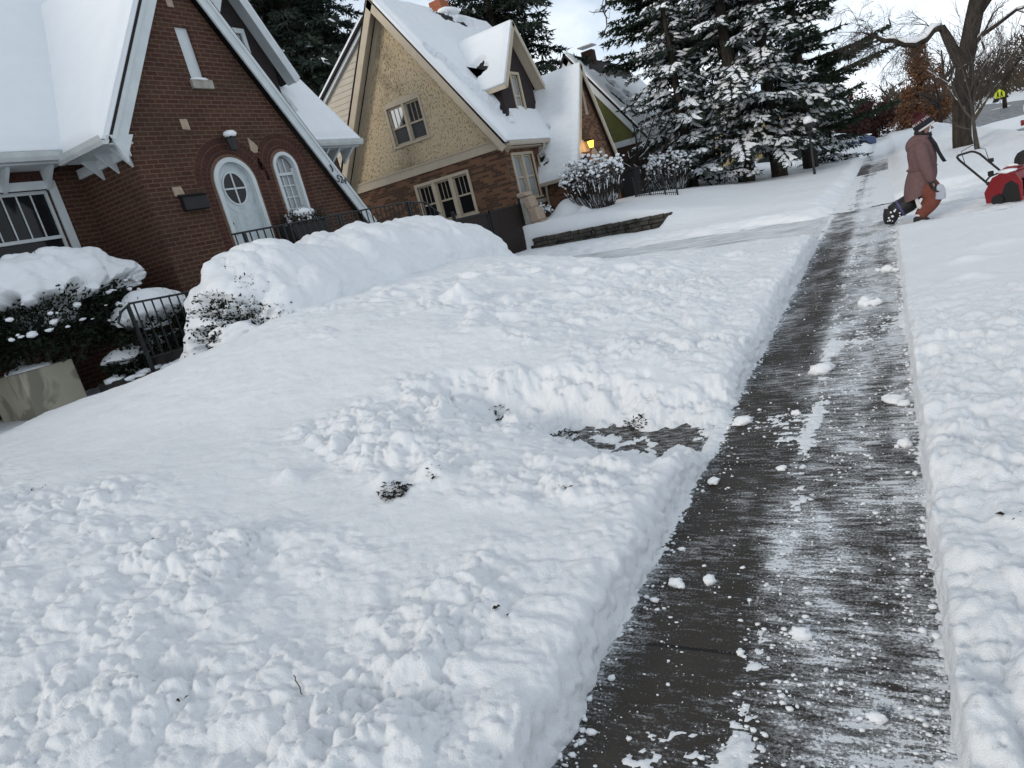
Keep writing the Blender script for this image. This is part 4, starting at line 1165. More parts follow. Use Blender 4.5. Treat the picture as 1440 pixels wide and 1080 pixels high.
    # dormer
    dx, dy, de, dr, hw = -9.62, 20.18, 5.30, 7.02, 1.30
    FD = FX(dx); sd = (dr - de) / hw
    m = MB(); wall_panel(m, FD, [(dy - 1.1, rz(dx) - .1), (dy + 1.1, rz(dx) - .1), (dy + 1.1, de + .25), (dy, dr - .1), (dy - 1.1, de + .25)], [[(19.82, 4.32), (20.42, 4.32), (20.42, 5.62), (19.82, 5.62)]], .1)
    for sg in (-1, 1): m.quad([(dx, dy + sg * 1.1, rz(dx) - .1), (dx, dy + sg * 1.1, de + .3), (-11.2, dy + sg * 1.1, de + .3), (-11.2, dy + sg * 1.1, rz(-11.2) - .3)])
    m.build('dormer_wall', M['dark_siding'], h)
    window(h, FD, 19.87, 20.37, 4.36, 5.58, 'wood_cream', casing=.08, sill=.06, rail=.5, curtain=1)
    for sg in (-1, 1):
        e = dy + sg * (hw + .1); ze = de - .1 * sd
        xf, xb = dx + .32, -11.7
        slab('dormer_roof', M['shingle'], h, [(xf, e, ze), (xf, dy, dr), (xb, dy, dr), (xb, e, ze)], .03)
        q = [(xb, e, ze), (xf, e, ze), (xf, dy, dr), (xb, dy, dr)]
        if sg < 0: q = [(xf, e, ze), (xb, e, ze), (xb, dy, dr), (xf, dy, dr)]
        roof_snow(h, q, .15, seed=31 + sg, res=.045, rough=.03, holes=[(.40, .36, .11, .13)] if sg < 0 else [])
        m = MB(); pts = [(dy + sg * (hw + .12), ze - .03), (dy, dr)]
        if sg > 0: pts = pts[::-1]
        strip(FD, pts, .0, .13, .31, .34, m); m.build('dormer_rake', M['wood_cream'], h)
        m = MB(); strip(FD, pts, .08, .09, .0, .31, m)
        for i in range(12):
            a = Vector(pts[0]).lerp(Vector(pts[1]), (i + .5) / 12); b = Vector(pts[0]).lerp(Vector(pts[1]), (i + .56) / 12)
            strip(FD, [tuple(a), tuple(b)], .09, .094, .02, .29, m)
        m.build('dormer_soffit', M['wood_cream'], h)
        m = MB(); m.box(xb, xf, e - .02, e + .02, ze - .12, ze + .0); m.build('dormer_fascia', M['wood_cream'], h)
    # entry bay roof, its ridge running back into the main roof
    be, bsl = 2.22, (bz - 2.22) / 2.05
    xf, xb = XB + .16, -10.75
    for sg in (-1, 1):
        e = by + sg * 2.05
        slab('entry_roof', M['shingle'], h, [(xf, e, be), (xf, by, bz), (xb, by, bz), (xb, e, be)], .03)
        q = [(xb, e, be), (xf, e, be), (xf, by, bz), (xb, by, bz)]
        if sg < 0: q = [(xf, e, be), (xb, e, be), (xb, by, bz), (xf, by, bz)]
        roof_snow(h, q, .13, seed=41 + sg, res=.04, rough=.03, streak=.05, holes=[(.52, .50, .10, .022), (.46, .47, .09, .018), (.55, .42, .10, .018), (.50, .22, .06, .03), (.80, .24, .12, .09), (.43, .17, .05, .02)] if sg < 0 else [])
        m = MB(); pts = [(by + sg * 2.08, be - .05), (by, bz)]
        if sg > 0: pts = pts[::-1]
        strip(FX(XB), pts, .0, .15, .13, .165, m); m.build('entry_rake', M['wood_cream'], h)
    gutter(h, (-9.5, by - 2.08, be - .03), (xf, by - 2.08, be - .03), .055, M['gutter_cream'])
    FB = FX(XB)
    for pts in ([(21.80, 4.0), (22.05, 4.0), (22.0, 4.75), (21.9, 4.9)], [(21.82, 4.98), (22.0, 4.98), (21.92, 5.25)], [(20.5, 2.86), (21.5, 2.86), (21.45, 3.12), (21.0, 3.25), (20.55, 3.05)],
                [(21.6, 2.3), (22.3, 2.35), (22.25, 2.75), (21.9, 3.0), (21.62, 2.85)], [(22.45, 2.3), (22.9, 2.3), (22.8, 2.9), (22.5, 2.95)], [(20.2, 2.3), (20.5, 2.3), (20.5, 2.8), (20.25, 2.75)]):
        m = MB(); m.prism(pts, 0, .025, FB); m.build('stone_accent', M['stone'], h, bevel=.008)
    # white wing behind the gable
    m = MB()
    m.add([(-13.6, 18.7, 3.0), (-17.9, 18.7, 3.0), (-17.9, 18.7, 5.35), (-13.6, 18.7, 8.15)], [(0, 1, 2, 3)])
    wing = m.build('rear_wing', M['siding'], h)
    m = MB(); F2 = FY(18.7)
    z = 3.1
    while z < 8.0:
        xr = -17.9 if z < 5.3 else -13.6 - (8.15 - z) / (8.15 - 5.35) * 4.3
        m.prism([(xr, z), (-13.6, z), (-13.6, z + .02), (xr, z + .02)], .0, .018, F2); z += .17
    m.build('lap_siding', M['siding'], wing)
    m = MB(); strip(F2, [(-18.2, 5.2), (-13.4, 8.33)], .0, .14, .02, .12, m); m.build('wing_rake', M['wood_white'], wing)
    slab('roof', M['shingle'], wing, [(-18.2, 18.5, 5.24), (-13.4, 18.5, 8.37), (-13.4, 23, 8.37), (-18.2, 23, 5.24)], .07)
    roof_snow(wing, [(-18.2, 23, 5.26), (-18.2, 18.5, 5.26), (-13.4, 18.5, 8.39), (-13.4, 23, 8.39)], .10, seed=55, res=.1)
    # chimney on the ridge
    m = MB(); m.box(-13.0, -12.55, 21.9, 22.45, 7.6, 9.05); ch = m.build('chimney', M['chimney_clay'], h)
    m = MB(); m.tube([(-12.78, 22.2, 9.05), (-12.78, 22.2, 9.2)], .10, 8); m.tube([(-12.78, 22.2, 9.2), (-12.78, 22.2, 9.27)], [.17, .05], 8); m.build('chimney_cap', M['steel'], ch)
    m = MB(); m.blob((-12.5, 22.2, 8.62), (.35, .5, .16), 2, .1); m.build('chimney_snow', M['snow_roof'], ch, smooth=True)
    return h
M['chimney_clay'] = plain('orange_clay_brick', (.30, .10, .05), .85, .2, 9)
stucco_house = build_stucco_house()

def entry_lantern():
    p = (-8.02, 21.15, 2.95)
    t = thing('lit_wall_lantern', 'lit amber lantern glowing on the small stone and brick entry gable', 'lamp', p)
    m = MB(); m.loft([[Vector((p[0] + r * math.cos(a), p[1] + r * math.sin(a), z)) for a in [i * math.pi / 3 for i in range(6)]] for z, r in ((2.94, .065), (3.14, .11))]); m.build('glass', M['lamp_glow'], t)
    m = MB(); m.loft([[Vector((p[0] + r * math.cos(a), p[1] + r * math.sin(a), z)) for a in [i * math.pi / 3 for i in range(6)]] for z, r in ((3.14, .13), (3.21, .04))]); m.box(-8.26, -8.02, 21.13, 21.17, 3.18, 3.21); m.build('cap', M['iron'], t)
    l = bpy.data.lights.new('lantern_light', 'POINT'); l.energy = 9; l.color = (1, .6, .2); l.shadow_soft_size = .1
    o = bpy.data.objects.new('lantern_light', l); COL.objects.link(o); o.location = (-7.86, 21.05, 2.98)
entry_lantern()

# ------------------------------------------------------------------ house 3: olive gable
def build_olive_house():
    h = thing('olive_gable_house', 'brown brick house with an olive green gable and half bare snowy roof', 'house', (-12, 34, .8))
    YG, XF, ap, az = 31.0, -9.25, -12.0, 7.5
    G = FY(YG)
    m = MB(); m.add([G(-14.8, .1), G(XF, .1), G(XF, 3.4), G(-14.8, 3.4)], [(0, 1, 2, 3)])
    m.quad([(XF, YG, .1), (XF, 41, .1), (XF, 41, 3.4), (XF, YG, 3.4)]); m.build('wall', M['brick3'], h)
    m = MB(); m.add([G(-14.8, 3.3, .01), G(XF, 3.3, .01), G(ap, az, .01)], [(0, 1, 2)]); m.build('gable', M['olive'], h)
    m = MB(); m.box(-14.9, -9.0, 3.2, 3.46, 0, .07, F=G); m.build('band_board', M['wood_white'], h)
    ex, ez = -8.95, 3.30; top = az + .25; yf = 39.0
    slab('roof', M['shingle'], h, [(ex, YG - .4, ez), (ex, yf, ez), (ap, yf, top), (ap, YG - .4, top)], .09)
    slab('roof', M['shingle'], h, [(-15.1, YG - .4, ez), (ap, YG - .4, top), (ap, yf, top), (-15.1, yf, ez)], .09)
    roof_snow(h, [(ex, YG - .38, ez + .02), (ex, yf, ez + .02), (ap, yf, top), (ap, YG - .38, top)], .13, seed=71, res=.07, rough=.04,
              holes=[(.42, .92, .30, .17), (.66, .90, .28, .16), (.20, .93, .10, .06), (.85, .92, .2, .13), (.13, .45, .06, .12), (.16, .30, .06, .08), (.27, .65, .05, .07), (.35, .5, .05, .04)])
    for pts in ([(-15.1, 3.22), (ap, top - .05)], [(ap, top - .05), (-8.92, 3.22)]):
        m = MB(); strip(G, pts, .0, .30, .30, .36, m); m.build('rake_board', M['wood_white'], h)
        m = MB(); strip(G, pts, .03, .05, .0, .30, m); m.build('rake_soffit', M['wood_white'], h)
    m = MB(); m.prism([(ap - .33, az - .62), (ap + .33, az - .62), (ap, az - .05)], .01, .05, G); m.build('gable_vent', M['wood_white'], h)
    gutter(h, (ex + .05, YG - .3, ez - .02), (ex + .05, yf, ez - .02), .06, M['gutter'])
    m = MB(); m.box(-12.3, -11.75, 33.6, 34.1, 7.0, 8.1); c = m.build('chimney', M['brick3'], h)
    m = MB(); m.box(-12.4, -11.65, 33.5, 34.2, 8.28, 8.33); m.build('chimney_cap', M['steel'], c)
    # brick bay with a window further along
    m = MB(); wall_panel(m, FX(-8.3), [(36.6, .2), (40.5, .2), (40.5, 4.6), (36.6, 4.6)], [[(37.6, 2.6), (38.6, 2.6), (38.6, 4.0), (37.6, 4.0)]], .12)
    m.quad([(-8.3, 36.6, .2), (-12, 36.6, .2), (-12, 36.6, 4.6), (-8.3, 36.6, 4.6)]); m.quad([(-8.3, 40.5, .2), (-12, 40.5, .2), (-12, 40.5, 4.6), (-8.3, 40.5, 4.6)])
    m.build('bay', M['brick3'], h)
    window(h, FX(-8.3), 37.65, 38.55, 2.65, 3.95, 'wood_cream', casing=.08, rail=.5)
    slab('bay_roof', M['shingle'], h, [(-8.0, 36.4, 4.6), (-8.0, 40.7, 4.6), (-12, 40.7, 5.4), (-12, 36.4, 5.4)], .1)
    roof_snow(h, [(-8.0, 36.4, 4.62), (-8.0, 40.7, 4.62), (-12, 40.7, 5.42), (-12, 36.4, 5.42)], .2, seed=77, res=.12)
    return h
build_olive_house()

def far_house():
    h = thing('far_yellow_house', 'pale yellow house wall far behind the snowy conifers', 'house', (-8.5, 62, .3))
    m = MB(); wall_panel(m, FX(-6.5), [(58, 0), (70, 0), (70, 4.2), (58, 4.2)], [[(61, 1.5), (62, 1.5), (62, 3), (61, 3)]], .1)
    m.quad([(-6.5, 58, 0), (-14, 58, 0), (-14, 58, 4.2), (-6.5, 58, 4.2)]); m.build('wall', M['yellow_wall'], h)
    window(h, FX(-6.5), 61.05, 61.95, 1.55, 2.95, 'wood_cream')
    slab('roof', M['snow_roof'], h, [(-6, 57.5, 4.2), (-6, 70.5, 4.2), (-10.2, 70.5, 7), (-10.2, 57.5, 7)], .2)
    slab('roof', M['snow_roof'], h, [(-14.4, 57.5, 4.2), (-10.2, 57.5, 7), (-10.2, 70.5, 7), (-14.4, 70.5, 4.2)], .2)
far_house()
# ------------------------------------------------------------------ yard things
def leaves(points, rnd, size, spread=1.0, up=0.2):
    """small pointed leaf faces at the given (pos, dir) list -> V,F arrays"""
    V = []; F = []
    for p, d in points:
        l = size * rnd.uniform(.6, 1.4)
        d = (Vector(d) + Vector((rnd.gauss(0, spread), rnd.gauss(0, spread), rnd.gauss(0, spread) + up)))
        if d.length < 1e-4: d = Vector((0, 0, 1))
        d = d.normalized() * l
        w = d.cross(Vector((rnd.gauss(0, 1), rnd.gauss(0, 1), rnd.gauss(0, 1))))
        if w.length < 1e-5: w = d.orthogonal()
        w = w.normalized() * l * rnd.uniform(.16, .30)
        k = len(V); p = Vector(p)
        V += [p, p + d * .45 + w, p + d, p + d * .45 - w]; F.append((k, k + 1, k + 2, k + 3))
    return [tuple(v) for v in V], F

def dome(name, parent, c, rx, ry, rz, seed, rough=.06, lump=.05, nu=150, nv=70, low=-.35, cut=None, mat='snow', fall=0.0):
    """a heaped snow cap: displaced upper part of an ellipsoid"""
    th = np.linspace(0, 2 * np.pi, nu + 1); ph = np.linspace(np.arcsin(low), np.pi / 2, nv)
    T, P = np.meshgrid(th, ph, indexing='ij')
    ux, uy, uz = np.cos(T) * np.cos(P), np.sin(T) * np.cos(P), np.sin(P)
    sx = ux * rx * 1.0 + c[0]; sy = uy * ry + c[1]; sz = uz * rz
    n = .6 * fbm(sx * 1.3 + seed, sy * 1.3, 4, seed) + .6 * fbm(sy * 1.3 + seed, sz * 1.7, 4, seed + 2); n2 = .7 * fbm(sx * 4 + sz, sy * 4, 3, seed + 4) + .7 * fbm(sy * 4, sz * 5 + sx, 3, seed + 5)
    wt = (np.abs(ux) ** 1.5 + np.abs(uy) ** 1.5 + np.abs(uz) ** 1.5)
    tri = lambda fn: (fn(sy, sz + c[2]) * np.abs(ux) ** 1.5 + fn(sx + 3.1, sz + c[2]) * np.abs(uy) ** 1.5 + fn(sx, sy + 1.7) * np.abs(uz) ** 1.5) / wt
    L = tri(lambda a, b: lumps(a, b, .30, seed + 6, .6) + .6 * lumps(a, b, .11, seed + 8, .6))
    r = 1 + rough * 3 * n + rough * .5 * n2 + lump * L / .3
    if cut is not None:
        b = cut + .55 * n + .35 * n2
        r = np.where(uz < b, r - ss(0, .10, b - uz) * .72, r)
    X = c[0] + ux * rx * r; Y = c[1] + uy * ry * r; Z = c[2] + uz * rz * r
    V = np.stack([X, Y, Z], -1).reshape(-1, 3); i = np.arange(V.shape[0]).reshape(X.shape)
    F = np.stack([i[:-1, :-1], i[1:, :-1], i[1:, 1:], i[:-1, 1:]], -1).reshape(-1, 4)
    return mesh_np(name, V, F, M[mat], parent)

MOUNDS = [((-6.95, 5.90, 1.00), .88, 1.00, .95), ((-7.0, 7.2, .98), 1.0, 1.15, .88), ((-7.05, 8.6, .96), 1.0, 1.35, .96), ((-6.9, 9.95, .84), 1.05, 1.35, .80)]
def gap_noise(y, z, seed): return fbm(y * 3.2 + seed, z * 4.5, 4, seed + 40, .62)
def buried_shrub(k, seed, lab, bare=()):
    """one shrub under snow; its cap flows into its neighbours' caps and into the lawn"""
    c, rx, ry, rz = MOUNDS[k]
    t = thing('buried_shrub', lab, 'shrub', (c[0], c[1], c[2] - .1), 'shrubs buried in snow along the lawn')
    nu, nv = 260, 120
    th = np.linspace(0, 2 * np.pi, nu + 1); ph = np.linspace(np.arcsin(-.35), np.pi / 2, nv)
    T, P = np.meshgrid(th, ph, indexing='ij'); ux, uy, uz = np.cos(T) * np.cos(P), np.sin(T) * np.cos(P), np.sin(P)
    r = np.ones_like(T)
    X, Y, Z = c[0] + ux * rx, c[1] + uy * ry, c[2] + uz * rz
    for q, (cj, ax, ay, az) in enumerate(MOUNDS):       # fillet towards the neighbours
        if q != k:
            d = np.sqrt(((X - cj[0]) / ax) ** 2 + ((Y - cj[1]) / ay) ** 2 + ((Z - cj[2]) / az) ** 2) - 1
            r = r + .16 * np.exp(-(d / .30) ** 2)
    n = .7 * fbm(X * .9 + Z, Y * .9, 4, 640) + .7 * fbm(Y * 1.2, Z * 1.6, 4, 642)
    tri = lambda fn: (fn(Y, Z) * np.abs(ux) ** 1.5 + fn(X + 5.3, Z) * np.abs(uy) ** 1.5 + fn(X, Y + 2.2) * np.abs(uz) ** 1.5) / (np.abs(ux) ** 1.5 + np.abs(uy) ** 1.5 + np.abs(uz) ** 1.5)
    L = tri(lambda a, b: .8 * lumps(a, b, .36, 646, .6) + .7 * lumps(a, b, .14, 648, .6) + .5 * clods(a, b, .09, 649, .35))
    r = r + .18 * n + .46 * L + tri(lambda a, b: .03 * fbm(a * 3, b * 3, 4, 651) + .012 * fbm(a * 9, b * 9, 3, 650))
    r = r + .30 * ss(.22, -.30, uz) ** 2
    for (az_, el, ra, cnt) in bare:
        da = np.angle(np.exp(1j * (T - az_)))
        w = np.exp(-((da / (ra * 1.7)) ** 2 + ((P - el) / (ra * 1.4)) ** 2))
        r = r - .15 * ss(.05, .22, gap_noise(Y, Z, seed) * 1.0 + .25 * w - .10) * ss(.15, .5, w)
    V = np.stack([c[0] + ux * rx * r, c[1] + uy * ry * r, c[2] + uz * rz * r], -1)
    i = np.arange(T.size).reshape(T.shape)
    mesh_np('snow_cap', V.reshape(-1, 3), np.stack([i[:-1, :-1], i[1:, :-1], i[1:, 1:], i[:-1, 1:]], -1).reshape(-1, 4), M['snow'], t)
    rnd = random.Random(seed); pts = []
    for (az_, el, ra, cnt) in bare:
        for q in range(cnt * 5):
            a = az_ + rnd.gauss(0, ra * 1.1); e = el + rnd.gauss(0, ra * .9)
            d = Vector((math.cos(a) * math.cos(e), math.sin(a) * math.cos(e), math.sin(e)))
            p = Vector((c[0] + d.x * rx, c[1] + d.y * ry, c[2] + d.z * rz))
            if float(gap_noise(np.array([p.y]), np.array([p.z]), seed)[0]) < -.02: continue
            ii = int(round((a % 6.28318) / 6.28318 * nu)); jj = int(round((e - ph[0]) / (ph[-1] - ph[0]) * (nv - 1))); jj = max(0, min(nv - 1, jj))
            p = Vector(V[ii % nu, jj]); pts.append((p + d * rnd.uniform(-.05, .012), d))
    if pts:
        V2, F2 = leaves(pts, rnd, .042, .8)
        mesh_np('foliage', V2, F2, M['yew'], t, smooth=False)
    return t

buried_shrub(0, 601, 'leftmost snow buried shrub with dark leaves showing through its crust by the iron railing',
             [(-1.25, .40, .22, 420), (-.95, .08, .22, 380), (-1.5, .12, .14, 120), (-.35, -.05, .10, 70), (-.1, -.08, .05, 40)])
buried_shrub(1, 602, 'snow buried shrub second from the railing, below the arched door', [(-.15, -.12, .06, 70), (.1, -.1, .05, 50)])
buried_shrub(2, 603, 'tallest snow buried shrub heaped in front of the porch rail', [(.0, -.15, .05, 30)])
buried_shrub(3, 604, 'long low snow buried shrub nearest the driveway gate', [(-.1, .0, .05, 30)])

def yew():
    t = thing('yew_shrub', 'dark evergreen shrub under a thick snow cap beneath the front window', 'shrub', (-9.75, 4.8, 1.1))
    rnd = random.Random(77); c = Vector((-9.8, 4.75, 1.80)); R = (.74, 1.40, .70); pts = []
    for i in range(17000):
        a = rnd.uniform(0, 6.283); u = rnd.uniform(-.85, 1); q = math.sqrt(1 - u * u)
        d = Vector((q * math.cos(a), q * math.sin(a), u)); k = rnd.uniform(.45, .97)
        k *= 1 + .16 * math.sin(a * 3 + 1) + .10 * math.sin(a * 7 + u * 5)
        p = Vector((c.x + d.x * R[0] * k, c.y + d.y * R[1] * k, c.z + d.z * R[2] * k))
        pts.append((p, d + Vector((0, 0, .2))))
    V, F = leaves(pts, rnd, .062, .7); mesh_np('foliage', V, F, M['yew'], t, smooth=False)
    dome('snow_cap', t, (c.x, c.y, c.z + .06), R[0] * 1.12, R[1] * 1.08, R[2] * 1.10, 641, .07, .15, 220, 130, -.75, cut=.38)
    for i in range(70):
        a = rnd.uniform(-2.3, 1.2); u = rnd.uniform(-.35, .42); q = math.sqrt(1 - u * u)
        mb_c = (c.x + q * math.cos(a) * R[0] * 1.02, c.y + q * math.sin(a) * R[1] * 1.02, c.z + u * R[2])
        s_ = rnd.uniform(.015, .05)
        if i == 0: m = MB()
        m.blob(mb_c, (s_, s_ * rnd.uniform(.8, 1.8), s_ * rnd.uniform(.5, 1)), 1, .3, rnd)
    m.build('snow_clots', M['snow_soft'], t, smooth=True, uv=False)
    m = MB()
    for i in range(7): m.tube([(-9.8 + rnd.uniform(-.2, .2), 4.7 + rnd.uniform(-.3, .3), 1.0), (-9.8 + rnd.uniform(-.5, .5), 4.7 + rnd.uniform(-.8, .8), 1.7)], [.035, .015], 5)
    m.build('stems', M['bark'], t)
yew()

def low_shrub(c, R, seed, lab, n=2600, cut=.1, group=None):
    t = thing('low_shrub', lab, 'shrub', (c[0], c[1], c[2] - R[2]), group)
    rnd = random.Random(seed); pts = []
    for i in range(n):
        a = rnd.uniform(0, 6.283); u = rnd.uniform(-.9, 1); q = math.sqrt(1 - u * u); k = rnd.uniform(.55, 1.05)
        d = Vector((q * math.cos(a), q * math.sin(a), u)); pts.append((Vector(c) + Vector((d.x * R[0], d.y * R[1], d.z * R[2])) * k, d))
    V, F = leaves(pts, rnd, .075, .6); mesh_np('foliage', V, F, M['yew'], t, smooth=False)
    dome('snow_cap', t, (c[0], c[1], c[2] + .03), R[0] * 1.05, R[1] * 1.05, R[2] * 1.05, seed + 1, .06, .08, 90, 44, -.1, cut=cut)
low_shrub((-9.15, 5.85, 1.28), (.42, .62, .50), 651, 'low dark shrub topped with snow behind the lower iron railing', cut=.45)
low_shrub((-9.35, 5.35, .92), (.25, .32, .20), 655, 'small snow dusted ground shrub beside the concrete planter', 900, .2)

def planter():
    t = thing('concrete_planter', 'stained concrete planter block below the snow capped shrub', 'planter', (-10.0, 4.5, .55))
    m = MB(); m.box(-10.55, -9.6, 4.13, 4.80, .45, 1.20); m.build('block', M['concrete'], t, bevel=.015)
    m = MB(); m.blob((-9.95, 4.42, 1.2), (.33, .28, .07), 2, .12); m.build('snow', M['snow_soft'], t, smooth=True)
planter()

def steps():
    t = thing('front_steps', 'dark concrete steps and porch slab behind the iron railings', 'steps', (-8.8, 6.5, .5))
    m = MB(); m.box(-9.55, -8.35, 4.95, 6.0, .45, .77); m.box(-9.4, -8.35, 5.55, 6.0, .77, .95)
    for i in range(3): m.box(-9.38, -8.3, 6.0 + .28 * i, 6.9, .95 + .18 * i, .95 + .18 * (i + 1))
    m.build('treads', M['wet_concrete'], t, bevel=.01)
    m = MB(); m.box(-9.39, -8.02, 6.84, 11.3, .4, 1.5); m.build('porch_slab', M['wet_concrete'], t, bevel=.01)
    m = MB(); rnd = random.Random(4)
    for i in range(34): m.blob((rnd.uniform(-9.4, -8.4), rnd.uniform(4.95, 5.95), .78), (rnd.uniform(.03, .14), rnd.uniform(.05, .2), rnd.uniform(.02, .06)), 1, .2, rnd)
    for i in range(20): m.blob((rnd.uniform(-9.3, -8.2), rnd.uniform(6.9, 11), 1.5), (rnd.uniform(.1, .3), rnd.uniform(.1, .4), rnd.uniform(.03, .08)), 1, .2, rnd)
    m.build('snow', M['snow_soft'], t, smooth=True, uv=False)
steps()

def railing(lab, pts, h0, step=.13, r=.016, posts=(), drop=.05, knee=None):
    t = thing('iron_railing', lab, 'railing', pts[0])
    P = [Vector(p) for p in pts]
    m = MB(); m.tube(P, r, 6); m.build('top_rail', M['iron'], t, smooth=True)
    m = MB(); m.tube([p - Vector((0, 0, h0 - .08)) for p in P if True], r * .7, 5); m.build('bottom_rail', M['iron'], t, smooth=True)
    for a, b in zip(P[:-1], P[1:]):
        L = (b - a).length; n = max(1, int(L / step))
        for i in range(n):
            q = a.lerp(b, (i + .5) / n); m = MB(); w = .008
            m.box(q.x - w, q.x + w, q.y - w, q.y + w, q.z - h0 + .06, q.z); m.build('baluster', M['iron'], t)
    for q in posts:
        m = MB(); m.box(q[0] - .02, q[0] + .02, q[1] - .02, q[1] + .02, q[2] - h0 - .12, q[2]); m.build('post', M['iron'], t)
    if knee:
        m = MB(); m.tube(knee, r, 6); m.build('end_scroll', M['iron'], t, smooth=True)
    return t
railing('black iron porch railing in front of the arched door', [(-8.1, 6.72, 2.28), (-8.1, 11.0, 2.30), (-8.1, 11.6, 2.22), (-8.1, 12.0, 1.95)], .75, .13, posts=[(-8.1, 6.95, 2.28), (-8.1, 9.0, 2.29), (-8.1, 11.0, 2.3)])
railing('black iron railing with curled end beside the snowy front steps', [(-8.6, 5.22, 1.70), (-8.6, 6.75, 1.62)], .82, .125, posts=[(-8.6, 5.2, 1.68), (-8.6, 6.2, 1.66)],
        knee=[(-8.6, 5.24, 1.70), (-8.6, 5.08, 1.62), (-8.6, 5.0, 1.50), (-8.6, 5.06, 1.42), (-8.6, 5.18, 1.36)])

def flower_box():
    t = thing('window_box', 'black trough of snowy dried flowers under the arched window', 'planter', (-9.12, 9.2, 2.0))
    m = MB(); m.prism([(8.80, 2.08), (9.62, 2.08), (9.70, 2.32), (8.72, 2.32)], .10, .42, FX(-9.4)); m.build('trough', M['black'], t)
    rnd = random.Random(9); pts = []; m = MB()
    for i in range(1500):
        y = rnd.uniform(8.74, 9.68); pts.append(((-9.14 + rnd.gauss(0, .1), y, 2.3 + abs(rnd.gauss(0, .11))), (0, 0, 1)))
    V, F = leaves(pts, rnd, .05, .7); mesh_np('plants', V, F, M['shrub_leaf'], t, smooth=False)
    for i in range(46): m.blob((-9.14 + rnd.gauss(0, .09), rnd.uniform(8.76, 9.66), 2.40 + rnd.uniform(-.05, .14)), rnd.uniform(.015, .05), 1, .2, rnd)
    m.blob((-9.14, 9.25, 2.52), (.12, .22, .09), 2, .1); m.build('snow', M['snow_soft'], t, smooth=True, uv=False)
flower_box()

def gate():
    t = thing('driveway_gate', 'tall black slatted chain link gate closing the driveway', 'gate', (-8.9, 15.5, .35))
    M['slat'] = plain('brown_privacy_slats', (.020, .0115, .009), .6, .35, 14)
    F = FX(-8.9)
    for (y0, y1) in ((13.75, 15.28), (15.36, 17.1)):
        m = MB(); y = y0 + .05
        while y < y1 - .05:
            m.box(y, y + .052, .42, 1.74, -.012, .0, F=F); y += .072
        pn = m.build('slat_panel', M['slat'], t)
        m = MB(); z = .44
        while z < 1.75:
            for s_ in (0,): m.box(y0 + .02, y1 - .02, z, z + .006, .001, .008, F=F)
            z += .055
        m.build('wire', M['slat'], pn)
        m = MB(); m.box(y0, y1, 1.74, 1.79, -.03, .02, F=F); m.box(y0, y1, .38, .42, -.03, .02, F=F); m.box(y0, y0 + .05, .38, 1.79, -.031, .021, F=F); m.box(y1 - .05, y1, .38, 1.79, -.031, .021, F=F); m.build('gate_frame', M['black'], t)
    for y in (13.7, 17.14):
        m = MB(); m.tube([F(y, .1), F(y, 1.90)], .05, 8); m.blob(F(y, 1.92), .06, 1, 0); m.build('post', M['black'], t, smooth=True)
gate()

def retaining():
    M['dark_stone'] = plain('dark_wet_wall_stone', (.055, .050, .041), .85, .85, 5, bump=.6)
    t = thing('stone_retaining_wall', 'low dark stone retaining wall along the far side of the driveway', 'wall', (-7, 16.95, .3))
    rnd = random.Random(15); m = MB(); z = .0; rows = [.0, .16, .30, .43, .56, .68, .80]
    for r in range(len(rows) - 1):
        x = -8.75 + rnd.uniform(0, .2)
        while x < -4.75:
            w = rnd.uniform(.2, .55); x1 = min(x + w, -4.7); top = rows[r + 1] - .035 * (x + 8.75) / 1.0 * (rows[r + 1] / .8)
            bot = rows[r] - .035 * (x + 8.75) * (rows[r] / .8)
            dy = rnd.uniform(0, .045)
            m.box(x + .008, x1 - .008, 16.80 + dy, 17.02, bot + .006, top - .006); x = x1
    m.build('stones', M['dark_stone'], t, bevel=.018)
    m = MB(); m.box(-8.75, -4.8, 16.90, 17.0, -.1, .60); m.build('core', M['soil'], t)
    p = thing('stone_pier', 'pale stepped stone pier between the black gate and the retaining wall', 'pier', (-8.6, 17.25, .3))
    m = MB(); m.prism([(-8.85, .2), (-8.35, .2), (-8.36, .85), (-8.62, 1.5), (-8.66, 1.92), (-8.85, 1.94)], .0, .42, FY(17.5)); m.build('body', M['stone_gray'], p, bevel=.02)
    m = MB()
    for (a, b, c0, d) in ((-8.9, 1.94, -8.66, 2.06), (-8.72, 1.60, -8.57, 1.92), (-8.66, 1.22, -8.43, 1.60), (-8.56, .88, -8.32, 1.22), (-8.5, .5, -8.30, .88)):
        m.prism([(a, b), (c0 + .06, b), (c0, d), (a, d)], -.03, .45, FY(17.5))
    m.build('coping', M['stone'], p, bevel=.03)
retaining()

